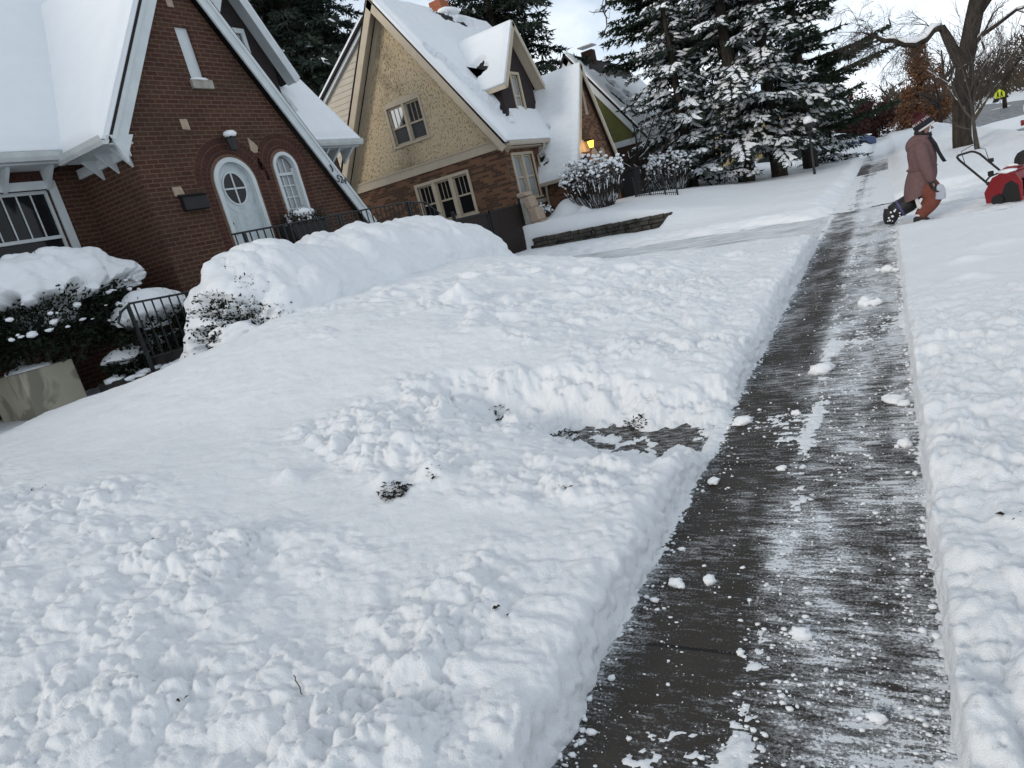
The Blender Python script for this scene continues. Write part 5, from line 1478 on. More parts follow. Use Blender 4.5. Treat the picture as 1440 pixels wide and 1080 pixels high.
def twiggy_shrub(x, y, z, w, hgt, seed, lab, snow=1.0):
    t = thing('round_shrub', lab, 'shrub', (x, y, z), 'bare round shrubs in the yards')
    rnd = random.Random(seed); m = MB(); sn = MB(); pts = []
    for i in range(150):
        a = rnd.uniform(0, 6.283); q = math.sqrt(rnd.random()); tip = Vector((x + math.cos(a) * w / 2 * q, y + math.sin(a) * w / 2 * q, z + hgt * (.55 + .47 * math.sqrt(max(0, 1 - q * q * .9))) * rnd.uniform(.72, 1.0)))
        b = Vector((x + math.cos(a) * .22 * q * w, y + math.sin(a) * .22 * q * w, z - .05)); md = b.lerp(tip, .5) + Vector((math.cos(a), math.sin(a), 0)) * .05 * w + Vector((rnd.gauss(0, .04), rnd.gauss(0, .04), 0))
        m.tube([b, md, tip], [.015, .010, .004], 4, caps=False)
        for k in range(3):
            s_ = b.lerp(tip, rnd.uniform(.45, .95)); e = s_ + Vector((rnd.gauss(0, .13), rnd.gauss(0, .13), rnd.uniform(.04, .2)))
            m.tube([s_, e], [.006, .003], 3, caps=False)
            for j in range(5): pts.append((s_.lerp(e, rnd.random()) + Vector((rnd.gauss(0, .03), rnd.gauss(0, .03), 0)), (0, 0, .6)))
            if rnd.random() < .8 * snow:
                r = rnd.uniform(.016, .052) * (.55 + .6 * (e.z - z) / hgt); sn.blob(e, (r * 1.2, r * 1.2, r * .9), 1, .2, rnd)
        if rnd.random() < snow:
            r = rnd.uniform(.03, .07); sn.blob(tip, (r * 1.15, r * 1.15, r * .8), 1, .2, rnd)
        # snow clinging to the windward side of stems
        for k in range(2):
            u0 = rnd.uniform(.1, .6); p0 = b.lerp(md, u0) if u0 < .5 else md.lerp(tip, u0 - .5); d = (tip - b).normalized()
            sn.tube([p0 + Vector((.01, -.012, .006)), p0 + d * rnd.uniform(.08, .25) + Vector((.01, -.012, .006))], rnd.uniform(.006, .011), 4)
    m.build('stems', M['twig_dark'], t, uv=False)
    V, F = leaves(pts, rnd, .06, .7); mesh_np('leaves', V, F, M['shrub_leaf'], t, smooth=False)
    sn.build('snow_clots', M['snow_tree'], t, smooth=True, uv=False)
twiggy_shrub(-7.35, 19.0, 1.12, 1.95, 1.55, 701, 'large bare round shrub with snowy tips below the lit entry lantern')
twiggy_shrub(-7.05, 26.0, .92, 1.75, 1.5, 702, 'smaller bare round shrub with snowy top in front of the snowy conifers')
twiggy_shrub(-9.1, 18.35, 1.05, .5, .5, 703, 'tiny snowy shrub beside the pale stone pier', .7)

def yard_fence():
    t = thing('iron_fence', 'short black iron picket fence standing in the snow between the round shrubs', 'fence', (-6.4, 21.5, .9))
    P0, P1 = Vector((-7.25, 22.2, 0)), Vector((-5.55, 20.9, 0))
    n = 22; rails = []
    for i in range(n + 1):
        p = P0.lerp(P1, i / n); z0 = 1.12 - .16 * i / n; m = MB()
        big = i in (0, 8, 16, n)
        m.tube([(p.x, p.y, z0 - .25), (p.x, p.y, z0 + (.62 if big else .50))], .03 if big else .009, 6)
        m.build('post' if big else 'picket', M['iron'], t)
    m = MB()
    for dz in (.44, .02): m.tube([(P0.x, P0.y, 1.12 + dz), (P1.x, P1.y, .96 + dz)], .012, 5)
    m.build('rails', M['iron'], t)
    b = thing('rubbish_bin', 'dark wheeled bin by the brick wall behind the picket fence', 'bin', (-8.1, 24.5, 1.05))
    m = MB(); m.loft([[(-8.1 + sx * w, 24.5 + sy * w, z) for sx, sy in ((-1, -1), (1, -1), (1, 1), (-1, 1))] for z, w in ((1.0, .26), (2.0, .33))]); m.build('body', M['rubber'], b, bevel=.03)
    m = MB(); m.box(-8.46, -7.74, 24.14, 24.86, 2.0, 2.07); m.build('lid', M['rubber'], b, bevel=.02)
yard_fence()
# ------------------------------------------------------------------ trees
class Soup:
    """fast triangle collector"""
    def __init__(s): s.v = []; s.f = []
    def tri(s, a, b, c):
        k = len(s.v); s.v += [a, b, c]; s.f.append((k, k + 1, k + 2))
    def build(s, name, mat, parent, smooth=False):
        return mesh_np(name, np.array(s.v, np.float32), np.array(s.f, np.int32), M[mat], parent, smooth=smooth)

def conifer(lab, x, y, z0, H, R, seed, needles='spruce', snow=.8, bare=.1, droop=.5, up=.1, whorl=.42, per=7, leaf=.20, group='conifers', name='snowy_conifer', zmax=None, lean=(0, 0), zmin=0, twig=1.0, shape=.9, pad=1.0):
    t = thing(name, lab, 'tree', (x, y, z0), group)
    rnd = random.Random(seed); m = MB(); fo = Soup(); sn = Soup(); br = MB()
    top = Vector((x + lean[0] * H, y + lean[1] * H, z0 + H)); base = Vector((x, y, z0 - .2))
    rt = .024 * H
    m.tube([base.lerp(top, i / 8) for i in range(9)], [rt * (1 - .93 * i / 8) for i in range(9)], 8)
    m.build('trunk', M['bark'], t, smooth=True)
    hz = bare * H
    while hz < H * .985:
        f = hz / H; zz = hz + z0
        if zmax is not None and zz > zmax: break
        if zz < zmin: hz += whorl; continue
        for b in range(per):
            az = rnd.uniform(0, 6.283); L = R * ((1 - f) ** shape) * rnd.uniform(.62, 1.12) + .15
            if f < .25: L *= .75 + f
            p0 = base.lerp(top, (hz + rnd.uniform(-.5, .5) * whorl + .2) / (H + .2))
            d = Vector((math.cos(az), math.sin(az), 0)); side = Vector((-d.y, d.x, 0))
            dr = droop * rnd.uniform(.6, 1.3); u0 = up * rnd.uniform(.5, 1.5)
            def at(s_): return p0 + d * (L * s_) + Vector((0, 0, L * (u0 * s_ - dr * s_ * s_ * .6 + .18 * dr * s_ ** 4)))
            br.tube([at(0), at(.35), at(.7), at(1)], [.007 * L + .010, .005 * L + .007, .003 * L + .005, .003], 4, caps=False)
            nt = max(3, int(L / .17 * twig)); s_ = .12
            sno = rnd.random() < (.35 + .65 * snow)
            for i in range(nt):
                s_ = .10 + .9 * (i + rnd.random() * .6) / nt
                q = at(s_); tl = (.34 * L * (1 - s_ * .8) + .18) * rnd.uniform(.6, 1.1)
                for sg in (-1, 1):
                    td = (d * rnd.uniform(.35, .8) + side * sg * rnd.uniform(.5, 1.0) + Vector((0, 0, rnd.uniform(-.55, .02) * (droop + .3)))).normalized()
                    k = max(2, int(tl / (leaf * .55)))
                    for j in range(k):
                        c = q + td * (tl * (j + rnd.random()) / k) + Vector((0, 0, -.10 * tl * ((j / k) ** 2)))
                        for w in range(3):
                            ld = (td + Vector((rnd.gauss(0, .55), rnd.gauss(0, .55), rnd.gauss(-.15, .45)))).normalized() * leaf * rnd.uniform(.7, 1.35)
                            wv = ld.cross(Vector((rnd.gauss(0, 1), rnd.gauss(0, 1), rnd.gauss(0, 1)))).normalized() * leaf * rnd.uniform(.13, .24)
                            fo.tri(c - wv, c + wv, c + ld)
                    if sno and rnd.random() < snow:
                        # a cushion of snow along the twig: elongated low pyramid with a soft outline
                        a0 = q + td * (tl * rnd.uniform(0, .2)); a1 = q + td * (tl * rnd.uniform(.7, 1.05)) + Vector((0, 0, -.08 * tl))
                        wd = pad * rnd.uniform(.05, .115) * (.6 + .5 * min(1, tl)); ax = (a1 - a0); sd = ax.cross(Vector((0, 0, 1)))
                        if sd.length < 1e-4: continue
                        sd.normalize(); upv = Vector((0, 0, wd * .75)); off = Vector((0, 0, .025))
                        m0 = a0.lerp(a1, .3) + off; m1 = a0.lerp(a1, .72) + off
                        w0 = sd * wd * rnd.uniform(.7, 1.2); w1 = sd * wd * rnd.uniform(.7, 1.2)
                        A, B_ = a0 + off, a1 + off; T0 = m0 + upv; T1 = m1 + upv * .8; dn = Vector((0, 0, -wd * .5))
                        for (aa, bb, cc) in ((A, m0 - w0 + dn, T0), (A, T0, m0 + w0 + dn), (m0 - w0 + dn, m1 - w1 + dn, T0), (T0, m1 - w1 + dn, T1), (m0 + w0 + dn, T0, m1 + w1 + dn), (T0, T1, m1 + w1 + dn), (m1 - w1 + dn, B_, T1), (T1, B_, m1 + w1 + dn)):
                            sn.tri(aa, bb, cc)
        hz += whorl * rnd.uniform(.8, 1.2)
    cr = fo.build('crown', needles, t)
    br.build('limbs', M['bark'], t, uv=False)
    if sn.f: sn.build('snow_load', 'snow_tree', cr, smooth=False)
    return t

# behind the houses
conifer('tall dark spruce rising behind the dark red brick house', -22.0, 25.0, .5, 24, 6.8, 801, snow=.10, bare=.16, droop=.75, up=.0, whorl=.62, per=9, leaf=.26, zmax=19, name='spruce_tree', zmin=6)
conifer('dark spruce behind the chimney of the yellow stucco gable house', -15.3, 31.0, .5, 17.5, 6.2, 802, snow=.12, bare=.2, droop=.6, up=.05, whorl=.6, per=8, leaf=.26, name='spruce_tree', zmin=4.5, shape=.8)
# the snowy group past the shrubs
conifer('snow laden spruce in the middle of the conifer group by the lamp post', -4.9, 29.0, .6, 14.0, 3.5, 811, snow=.85, bare=.09, droop=.8, up=.12, whorl=.56, per=5, leaf=.17, zmax=11.5, pad=1.05)
conifer('snow covered spruce nearest the round shrubs with lowest branches', -6.8, 28.2, .7, 9.5, 3.1, 812, snow=.85, bare=.05, droop=.65, up=.12, whorl=.48, per=6, leaf=.16, pad=1.05)
conifer('snow tipped spruce beside the black lamp post with a forked bare trunk base', -3.75, 29.6, .45, 13.0, 3.3, 813, snow=.85, bare=.10, droop=.9, up=.15, whorl=.62, per=5, leaf=.17, zmax=11.5, pad=1.0)
conifer('dark olive pine at the upper left of the conifer group', -7.0, 32.5, .6, 17, 4.6, 814, 'pine', snow=.22, bare=.34, droop=.25, up=.1, whorl=.5, per=8, leaf=.22, zmax=13, name='pine_tree', shape=.55)
conifer('dark pine with long upswept branches reaching over the sidewalk', -2.9, 33.0, .3, 13.5, 4.3, 815, 'pine', snow=.15, bare=.13, droop=-.06, up=.14, whorl=.85, per=6, leaf=.24, zmax=12, name='pine_tree', shape=.62, zmin=1.6)
conifer('small snowy spruce among the trunks behind the lamp post', -2.2, 36.0, .2, 4.2, 1.7, 816, snow=.8, bare=.04, droop=.6, up=.1, whorl=.36, per=6, leaf=.15)

def broad_tree(lab, x, y, z0, H, W, seed, mat, cone=False, n=70, per=150, leaf=.22, group=None, name='leafy_tree', base=.1, trunk=.14):
    t = thing(name, lab, 'tree', (x, y, z0), group)
    rnd = random.Random(seed); fo = Soup(); m = MB(); br = MB()
    m.tube([(x, y, z0 - .2), (x + .1, y, z0 + H * .45), (x, y, z0 + H * .9)], [trunk, trunk * .7, .03], 7); m.build('trunk', M['bark'], t, smooth=True)
    for i in range(n):
        u = rnd.random() ** (1.5 if cone else .9); zc = z0 + H * (base + (1 - base) * u)
        wr = W / 2 * ((1 - u) ** .8 * 1.05 + .04 if cone else math.sin(math.pi * min(1, .12 + .86 * u)) ** .6)
        a = rnd.uniform(0, 6.283); q = math.sqrt(rnd.random()); c = Vector((x + math.cos(a) * wr * q, y + math.sin(a) * wr * q, zc))
        s_ = rnd.uniform(.5, 1.1) * W * .11
        br.tube([(x, y, max(z0, zc - .25 * H * q)), c], [.03, .008], 4, caps=False)
        for k in range(per):
            p = c + Vector((rnd.gauss(0, s_), rnd.gauss(0, s_), rnd.gauss(0, s_ * .75))); l = leaf * rnd.uniform(.6, 1.3)
            d = Vector((rnd.gauss(0, 1), rnd.gauss(0, 1), rnd.gauss(-.4, .8))).normalized() * l; w = d.cross(Vector((rnd.gauss(0, 1), rnd.gauss(0, 1), rnd.gauss(0, 1)))).normalized() * l * .35
            fo.tri(p - w, p + w, p + d)
    fo.build('crown', mat, t); br.build('limbs', M['twig_dark'], t, uv=False)
    return t
broad_tree('tall orange brown conical tree behind the walking person', 2.75, 68, -.3, 6.9, 3.7, 821, 'rust', True, 150, 70, .19)
broad_tree('dark maroon leafed tree beyond the end of the conifer group', -3.3, 60, -.2, 4.0, 5.6, 822, 'maroon', False, 90, 90, .22)
broad_tree('second low maroon tree beside the distant sidewalk', -.9, 72, -.2, 3.4, 3.6, 823, 'maroon', False, 60, 70, .22)

def bare_tree(lab, x, y, z0, seed, trunk_pts, r0, limbs, depth=4, snow=True, group=None, twig='twig', name='bare_tree', fine=1.0, spread=.55, bark='bark', grav=0.0, nsub=4, snowmin=1):
    """trunk and hand placed limbs, then recursive branching down to fine twigs"""
    t = thing(name, lab, 'tree', (x, y, z0), group)
    rnd = random.Random(seed); tr = MB(); tw = MB(); sn = MB()
    tp = [Vector(p) for p in trunk_pts]
    tr.tube(tp, [r0 * ((1.15, 1.0, .95, .92, .88, .82, .7)[i] if len(tp) == 7 else 1 - .55 * i / (len(tp) - 1)) for i in range(len(tp))], 12)
    def grow(p, d, L, r, lev):
        pts = [p]; dd = d.copy(); n = 5
        for i in range(n):
            dd = (dd + Vector((rnd.gauss(0, .16), rnd.gauss(0, .16), rnd.gauss(.02, .14) - grav))).normalized()
            pts.append(pts[-1] + dd * (L / n))
        rs = [max(.004 * fine, r * (1 - .62 * i / n)) for i in range(n + 1)]
        (tr if lev >= depth - 1 else tw).tube(pts, rs, 7 if lev >= depth - 1 else (5 if lev > 1 else 3), caps=False)
        if snow and lev >= snowmin:
            for i in range(n):
                dv = pts[i + 1] - pts[i]
                if abs(dv.normalized().z) < .75 and rnd.random() < .85:
                    w = rs[i]; sn.tube([pts[i] + Vector((0, 0, w * .75)), pts[i + 1] + Vector((0, 0, rs[i + 1] * .75))], [max(.006, w * .75), max(.006, rs[i + 1] * .75)], 5)
        if lev <= 0: return
        k = nsub + (rnd.random() < .5)
        for i in range(k):
            j = 1 + int((n - 1) * (i + rnd.random()) / k); j = min(j, n)
            a = rnd.uniform(0, 6.283); o = dd.orthogonal().normalized(); o2 = dd.cross(o)
            nd = (dd * rnd.uniform(.5, 1) + (o * math.cos(a) + o2 * math.sin(a)) * rnd.uniform(.6, 1.2) * spread * 1.6).normalized()
            grow(pts[j], nd, L * rnd.uniform(.42, .72), rs[j] * .55, lev - 1)
    for (p, d, L, r, lev) in limbs: grow(Vector(p), Vector(d).normalized(), L, r, lev)
    tr.build('trunk', M[bark], t, smooth=True, uv=False)
    c = tw.build('crown', M[twig], t, uv=False)
    if sn.f: sn.build('snow_load', M['snow_tree'], c, smooth=True, uv=False)
    return t

# big street tree: thick trunk leaning right with a long snowy limb over the sidewalk
bt = 25.0
bare_tree('thick dark street tree with a long snow topped limb over the sidewalk', 1.95, bt, .1, 831,
          [(1.95, bt, -.1), (1.93, bt, .45), (1.98, bt, 1.3), (2.12, bt, 2.4), (2.42, bt, 3.6), (2.75, bt, 4.8), (3.1, bt, 6.5)], .245,
          [((2.05, bt, 2.5), (-.45, -.1, 1.0), .9, .17, 0), ((2.42, bt, 3.6), (.6, .2, .7), 3.2, .16, 3), ((2.6, bt, 4.3), (-.5, -.4, .8), 3.0, .15, 3), ((2.2, bt, 2.8), (.9, -.1, .75), 2.4, .07, 3), ((2.9, bt, 5.3), (.2, -.6, .7), 2.6, .12, 3), ((2.7, bt, 4.6), (.9, .3, .3), 3.2, .10, 3)], 4, nsub=4)

def long_limb():
    t = bpy.data.objects['bare_tree']
    pts = [Vector((p[0], p[1], p[2] + (.0 if p[2] < 2.6 else .18))) for p in ((2.02, bt, 2.55), (1.80, bt, 3.05), (1.66, bt - .05, 3.42), (1.45, bt - .1, 3.44), (1.25, bt - .15, 3.24), (.98, bt - .2, 3.18), (.70, bt - .2, 3.28), (.45, bt - .25, 3.48), (.22, bt - .3, 3.52), (-.05, bt - .35, 3.75), (-.35, bt - .4, 3.95))]
    rs = [.20, .16, .13, .125, .12, .115, .105, .095, .085, .055, .02]
    m = MB(); m.tube(pts, [r * .82 for r in rs], 9, caps=False)
    m.build('long_limb', M['bark'], t, smooth=True, uv=False)
    m = MB(); m.tube([p + Vector((0, 0, r * .8)) for p, r in zip(pts[2:9], rs[2:9])], [.02] + [r * .85 for r in rs[3:8]] + [.02], 8); m.build('limb_snow', M['snow_tree'], t, smooth=True, uv=False)
    rnd = random.Random(5); m = MB()
    def g(p, d, L, r, lev):
        q = [p]; dd = d.copy()
        for i in range(5):
            dd = (dd + Vector((rnd.gauss(0, .22), rnd.gauss(0, .22), rnd.gauss(-.02, .2)))).normalized(); q.append(q[-1] + dd * L / 5)
        m.tube(q, [max(.003, r * (1 - .14 * i)) for i in range(6)], 4 if lev else 3, caps=False)
        if lev == 0: return
        for i in range(4):
            g(q[1 + int(4 * rnd.random())], (dd + Vector((rnd.gauss(0, .7), rnd.gauss(0, .5), rnd.gauss(-.25, .6)))).normalized(), L * rnd.uniform(.45, .75), r * .55, lev - 1)
    for i in range(3, 11):
        for k in range(3 if i > 6 else 2):
            g(pts[i], Vector((rnd.uniform(-1, .2), rnd.gauss(0, .5), rnd.uniform(-.4, .9))).normalized(), rnd.uniform(.6, 1.15), .013, 3)
    m.build('limb_twigs', M['twig'], t, uv=False)
long_limb()

# slim young street tree in front of it
yt = (2.02, 22.6)
bare_tree('slim young bare street tree with upright snowy forks in front of the thick trunk', yt[0], yt[1], .2, 833,
          [(yt[0] + .06, yt[1], -.05), (yt[0] + .02, yt[1], .5), (yt[0], yt[1], 1.0)], .075,
          [((yt[0], yt[1], .98), (.12, 0, 1), 1.5, .045, 3), ((yt[0], yt[1], .95), (-.5, 0, .8), 1.4, .035, 3), ((yt[0], yt[1], 1.0), (.8, .1, .75), 1.6, .038, 3), ((yt[0], yt[1], .95), (-.15, .2, 1), 1.5, .035, 3), ((yt[0], yt[1], .9), (.55, -.3, .9), 1.5, .034, 3), ((yt[0] - .05, yt[1], .72), (-1, 0, .35), .7, .02, 1), ((yt[0], yt[1], 1.0), (-.05, 0, 1), 1.9, .03, 3), ((yt[0], yt[1], .98), (.35, .1, 1), 1.8, .03, 3), ((yt[0], yt[1], .98), (-.35, -.1, 1), 1.7, .03, 3)],
          4, bark='bark_gray', nsub=4, spread=.30, grav=-.07, snow=True, snowmin=2)

def far_bare(lab, x, y, H, seed, group='bare trees across the street', snow=False, n=5, depth=3, twig='twig', fine=2.2, thick=1.0):
    rnd = random.Random(seed); z0 = 0 if x < 12 else .5
    if x > 24: z0 = .5 + 6.5 * min(1, (x - 24) / 61) * .9
    lim = []
    for i in range(n):
        a = rnd.uniform(0, 6.283); lim.append(((x, y, z0 + H * rnd.uniform(.22, .42)), (math.cos(a) * .7, math.sin(a) * .7, 1), H * rnd.uniform(.35, .5), .022 * H * thick, depth))
    bare_tree(lab, x, y, z0, seed, [(x, y, z0 - .3), (x, y, z0 + H * .2), (x + .05, y, z0 + H * .45)], .032 * H * thick, lim, depth + 1, snow, group, twig, fine=fine, nsub=3)
far_bare('bare tree right of the yellow crossing sign with snow in its fork', 11.8, 66, 6.5, 841, snow=True)
far_bare('bare tree left of the yellow crossing sign', 8.4, 70, 5.5, 842)
far_bare('small bare tree in the snow between the walking person and the thick trunk', 3.6, 62, 4.2, 843, snow=False)
far_bare('tall bare tree high at the right edge of the picture', 15.5, 58, 10.5, 844, twig='twig_dark')
far_bare('bare tree on the slope behind the crossing sign', 13.5, 84, 9.0, 845, twig='twig_dark')
far_bare('bare tree far up the street over the orange brown tree', 6.0, 95, 9.0, 846)
far_bare('grey bare tree at the far end of the sidewalk', .9, 98, 6.5, 847)
far_bare('second tall bare tree at the right edge behind the first', 20.5, 80, 12.0, 848, twig='twig_dark')
far_bare('slender snow dusted bare tree at the left of the conifer group', -8.3, 26.6, 5.2, 849, 'bare trees by the conifers', True, 5, 2, 'twig', 1.0, .42)

def woods():
    rnd = random.Random(12); fo = Soup()
    for i in range(26000):
        y = rnd.uniform(84, 165); x = rnd.uniform(12.5, 75); z0 = .4 + 7 * min(1, max(0, (x - 24) / 61))
        hgt = rnd.uniform(0, 1) ** 1.1 * (6.0 + 1.6 * math.sin(x * .41) + 1.2 * math.sin(y * .23 + x * .1)) * min(1, .45 + (x - 12) / 9); p = Vector((x, y, z0 + hgt))
        l = rnd.uniform(.5, 1.5); d = Vector((rnd.gauss(0, .5), rnd.gauss(0, .4), rnd.uniform(.3, 1))).normalized() * l; w = d.cross(Vector((rnd.gauss(0, 1), rnd.gauss(0, 1), 0))).normalized() * l * rnd.uniform(.03, .14)
        fo.tri(p - w, p + w, p + d)
    for i in range(9000):
        x = rnd.uniform(-30, 16); y = rnd.uniform(120, 200)
        hgt = rnd.uniform(0, 1) ** .8 * (4.2 + 1.6 * math.sin(x * .5) + 1.3 * math.sin(x * 1.3)); p = Vector((x, y, -.2 + hgt))
        l = rnd.uniform(.6, 1.4); d = Vector((rnd.gauss(0, .6), rnd.gauss(0, .4), rnd.uniform(.3, 1))).normalized() * l; w = d.cross(Vector((rnd.gauss(0, 1), rnd.gauss(0, 1), 0))).normalized() * l * rnd.uniform(.08, .22)
        fo.tri(p - w, p + w, p + d)
    o = mesh_np('distant_woods', np.array(fo.v, np.float32), np.array(fo.f, np.int32), M['brush'], None, (0, 0, 0), smooth=False)
    tag(o, 'brown leafless woods along the far end of the street', kind='stuff')
woods()

def overhang():
    t = thing('hanging_branch', 'bare crooked twig hanging down into the sky from a branch above', 'branch', (-1.9, 6, 3.4))
    m = MB(); rnd = random.Random(3)
    main = [(-1.70, 6, 3.35), (-1.88, 6, 3.14), (-1.895, 6, 3.05), (-1.93, 6, 3.0), (-1.915, 6, 2.95), (-1.925, 6, 2.88), (-1.965, 6.02, 2.855), (-2.02, 6.02, 2.86)]
    m.tube(main, [.012, .010, .008, .007, .006, .005, .004, .002], 5)
    for a, pts in ((1, [(-1.95, 6.01, 3.02), (-2.0, 6.03, 3.04), (-2.03, 6.03, 3.01)]), (3, [(-2.03, 6.02, 3.03), (-2.06, 6.02, 3.05)]), (4, [(-1.89, 5.99, 2.93), (-1.87, 5.98, 2.98)]), (5, [(-1.98, 6.02, 2.83), (-2.0, 6.02, 2.80)]), (2, [(-1.85, 5.99, 3.06), (-1.82, 5.98, 3.02), (-1.83, 5.97, 2.98)])):
        m.tube([main[a]] + pts, [.005] + [.003] * (len(pts) - 1) + [.0015], 4)
    m.build('branch', M['twig_dark'], t, smooth=True, uv=False)
overhang()
# ------------------------------------------------------------------ person
def skin_body(name, verts, edges, radii, mat, parent, sub=2, root=0):
    me = bpy.data.meshes.new(name); b = base_of(parent)
    me.from_pydata([tuple(Vector(v) - b) for v in verts], edges, [])
    o = bpy.data.objects.new('tmp', me); COL.objects.link(o)
    o.modifiers.new('Skin', 'SKIN')
    for i, s_ in enumerate(me.skin_vertices[0].data):
        r = radii[i]; s_.radius = r if isinstance(r, tuple) else (r, r); s_.use_root = (i == root)
    sb = o.modifiers.new('Sub', 'SUBSURF'); sb.levels = sb.render_levels = sub
    bpy.context.view_layer.update()
    out = bpy.data.meshes.new_from_object(o.evaluated_get(bpy.context.evaluated_depsgraph_get()))
    bpy.data.objects.remove(o)
    for p in out.polygons: p.use_smooth = True
    out.materials.clear()
    return link_mesh(name, out, mat, parent)

def ell(c, a, b, tilt=0.0, n=20, ax=(1, 0, 0)):
    return [Vector((c[0] + a * math.cos(2 * math.pi * i / n), c[1] + b * math.sin(2 * math.pi * i / n), c[2] + tilt * math.cos(2 * math.pi * i / n))) for i in range(n)]

def fleece(name, col):
    t = NT(name); c = t.coord(); n = t.noise(c, 16, 5, .6); n2 = t.noise(c, 130, 3)
    return t.finish(t.mix(n, tuple(x * .72 for x in col), tuple(x * 1.25 for x in col)), .95, t.bump(t.math('ADD', n, t.math('MULTIPLY', n2, .4)), .7, .02), spec=.1)
M['skin'] = plain('skin', (.24, .14, .105), .6, .1, 8)
M['mauve'] = fleece('mauve_fleece', (.155, .094, .094))
M['rust_cloth'] = fleece('rust_red_trousers', (.17, .060, .045))
M['navy'] = plain('dark_navy_knit', (.010, .013, .020), .9, .3, 30)
M['maroon_knit'] = plain('maroon_knit', (.060, .010, .016), .95, .3, 40, bump=.5)
M['white_knit'] = plain('white_knit', (.55, .53, .52), .95, .1, 40)
M['purple'] = plain('purple_boot_trim', (.075, .070, .17), .7, .3, 20)
M['bag'] = plain('thin_white_plastic', (.36, .39, .45), .35, .08, 6)
M['hair'] = plain('dark_hair', (.012, .009, .008), .7, .3, 30)

def person():
    y0 = 11.85
    t = thing('person', 'person in a mauve fleece coat and striped pompom hat striding across the driveway', 'person', (.30, y0, 0))
    V = []; E = []; Rd = []
    def chain(pts, start=None):
        prev = start
        for (p, r) in pts:
            V.append(p); Rd.append(r); i = len(V) - 1
            if prev is not None: E.append((prev, i))
            prev = i
        return prev
    chain([((.33, y0, .60), (.14, .16))])
    n = chain([((.36, y0, .80), (.11, .14)), ((.40, y0, 1.00), (.12, .15)), ((.425, y0, 1.12), (.07, .09)), ((.45, y0, 1.18), .05), ((.475, y0, 1.27), (.085, .075)), ((.485, y0, 1.35), (.09, .08)), ((.47, y0, 1.42), (.06, .06))], 0)
    chest = 2
    chain([((.40, y0 - .17, 1.08), .065), ((.43, y0 - .23, .83), .048), ((.50, y0 - .23, .58), .033), ((.515, y0 - .235, .52), (.03, .04)), ((.525, y0 - .235, .47), (.018, .03))], chest)
    chain([((.42, y0 + .17, 1.08), .065), ((.46, y0 + .23, .83), .048), ((.50, y0 + .20, .58), .033), ((.515, y0 + .2, .52), (.03, .04)), ((.525, y0 + .2, .47), (.018, .03))], chest)
    chain([((.37, y0 - .09, .55), .11), ((.52, y0 - .10, .36), .075), ((.40, y0 - .09, .18), .06), ((.30, y0 - .09, .07), .045), ((.37, y0 - .10, .04), .04), ((.43, y0 - .105, .03), .03)], 0)
    chain([((.32, y0 + .09, .55), .11), ((.27, y0 + .09, .32), .075), ((.10, y0 + .09, .27), .06), ((-.03, y0 + .09, .22), .045), ((-.06, y0 + .09, .12), .04), ((-.07, y0 + .09, .05), .03)], 0)
    body = skin_body('body', V, E, Rd, M['skin'], t)
    # face: nose, brow, ear, eye, mouth set on the head (turned towards +X)
    m = MB(); m.loft([ell((.568, y0 - .0, 1.31), .012, .012, n=8), ell((.580, y0, 1.285), .018, .016, n=8), ell((.57, y0, 1.272), .012, .014, n=8)])
    m.blob((.555, y0 - .035, 1.335), (.012, .022, .008), 1, 0); m.blob((.555, y0 + .035, 1.335), (.012, .022, .008), 1, 0)
    m.blob((.48, y0 - .085, 1.305), (.02, .010, .032), 2, 0); m.build('nose_and_ear', M['skin'], body, smooth=True)
    m = MB(); m.blob((.562, y0 - .036, 1.322), (.006, .012, .006), 1, 0); m.blob((.562, y0 + .036, 1.322), (.006, .012, .006), 1, 0); m.build('eyes', M['black'], body, smooth=True)
    m = MB(); m.blob((.560, y0, 1.238), (.010, .026, .007), 1, 0); m.build('mouth', M['maroon_knit'], body, smooth=True)
    m = MB(); m.blob((.43, y0, 1.26), (.085, .092, .10), 2, .04); m.build('hair', M['hair'], body, smooth=True)
    # gloves with separate fingers
    for (cx, cz, sy, dx, dz) in ((.515, .50, -1, .02, -.10), (.515, .50, 1, .02, -.10)):
        yy = y0 + (-.235 if sy < 0 else .20)
        d = Vector((dx, 0, dz)).normalized(); sd = Vector((0, 1, 0)); pr = d.cross(sd)
        GV = [Vector((cx, yy, cz)) - d * .10, Vector((cx, yy, cz)), Vector((cx, yy, cz)) + d * .04]; GE = [(0, 1), (1, 2)]; GR = [.044, (.034, .044), (.026, .042)]
        for k, (off, ln) in enumerate(((-.033, .062), (-.011, .075), (.011, .07), (.033, .055))):
            i0 = len(GV); b = GV[2] + sd * off + d * .008
            GV += [b, b + d * ln * .45 + pr * .008, b + d * ln * .75 + pr * .026, b + d * ln * .82 + pr * .045]; GE += [(2, i0), (i0, i0 + 1), (i0 + 1, i0 + 2), (i0 + 2, i0 + 3)]; GR += [.012, .0115, .011, .009]
        i0 = len(GV); b = GV[1] + sd * .045; GV += [b, b + sd * .02 + d * .03 + pr * .015, b + sd * .018 + d * .055 + pr * .03]; GE += [(1, i0), (i0, i0 + 1), (i0 + 1, i0 + 2)]; GR += [.014, .012, .010]
        skin_body('glove', GV, GE, GR, M['black'], t, 1)
    # coat: belted fleece with a slanting hem
    rings = [ell((.445, y0, 1.195), .075, .085), ell((.43, y0, 1.165), .115, .135), ell((.415, y0, 1.11), .155, .205), ell((.41, y0, 1.02), .178, .225), ell((.42, y0, .93), .188, .222), ell((.425, y0, .84), .182, .212), ell((.415, y0, .77), .178, .206),
             ell((.405, y0, .71), .195, .222, .0), ell((.385, y0, .62), .21, .238, .01), ell((.355, y0, .52), .205, .245, .025), ell((.325, y0, .43), .185, .235, .045), ell((.305, y0, .37), .160, .225, .055)]
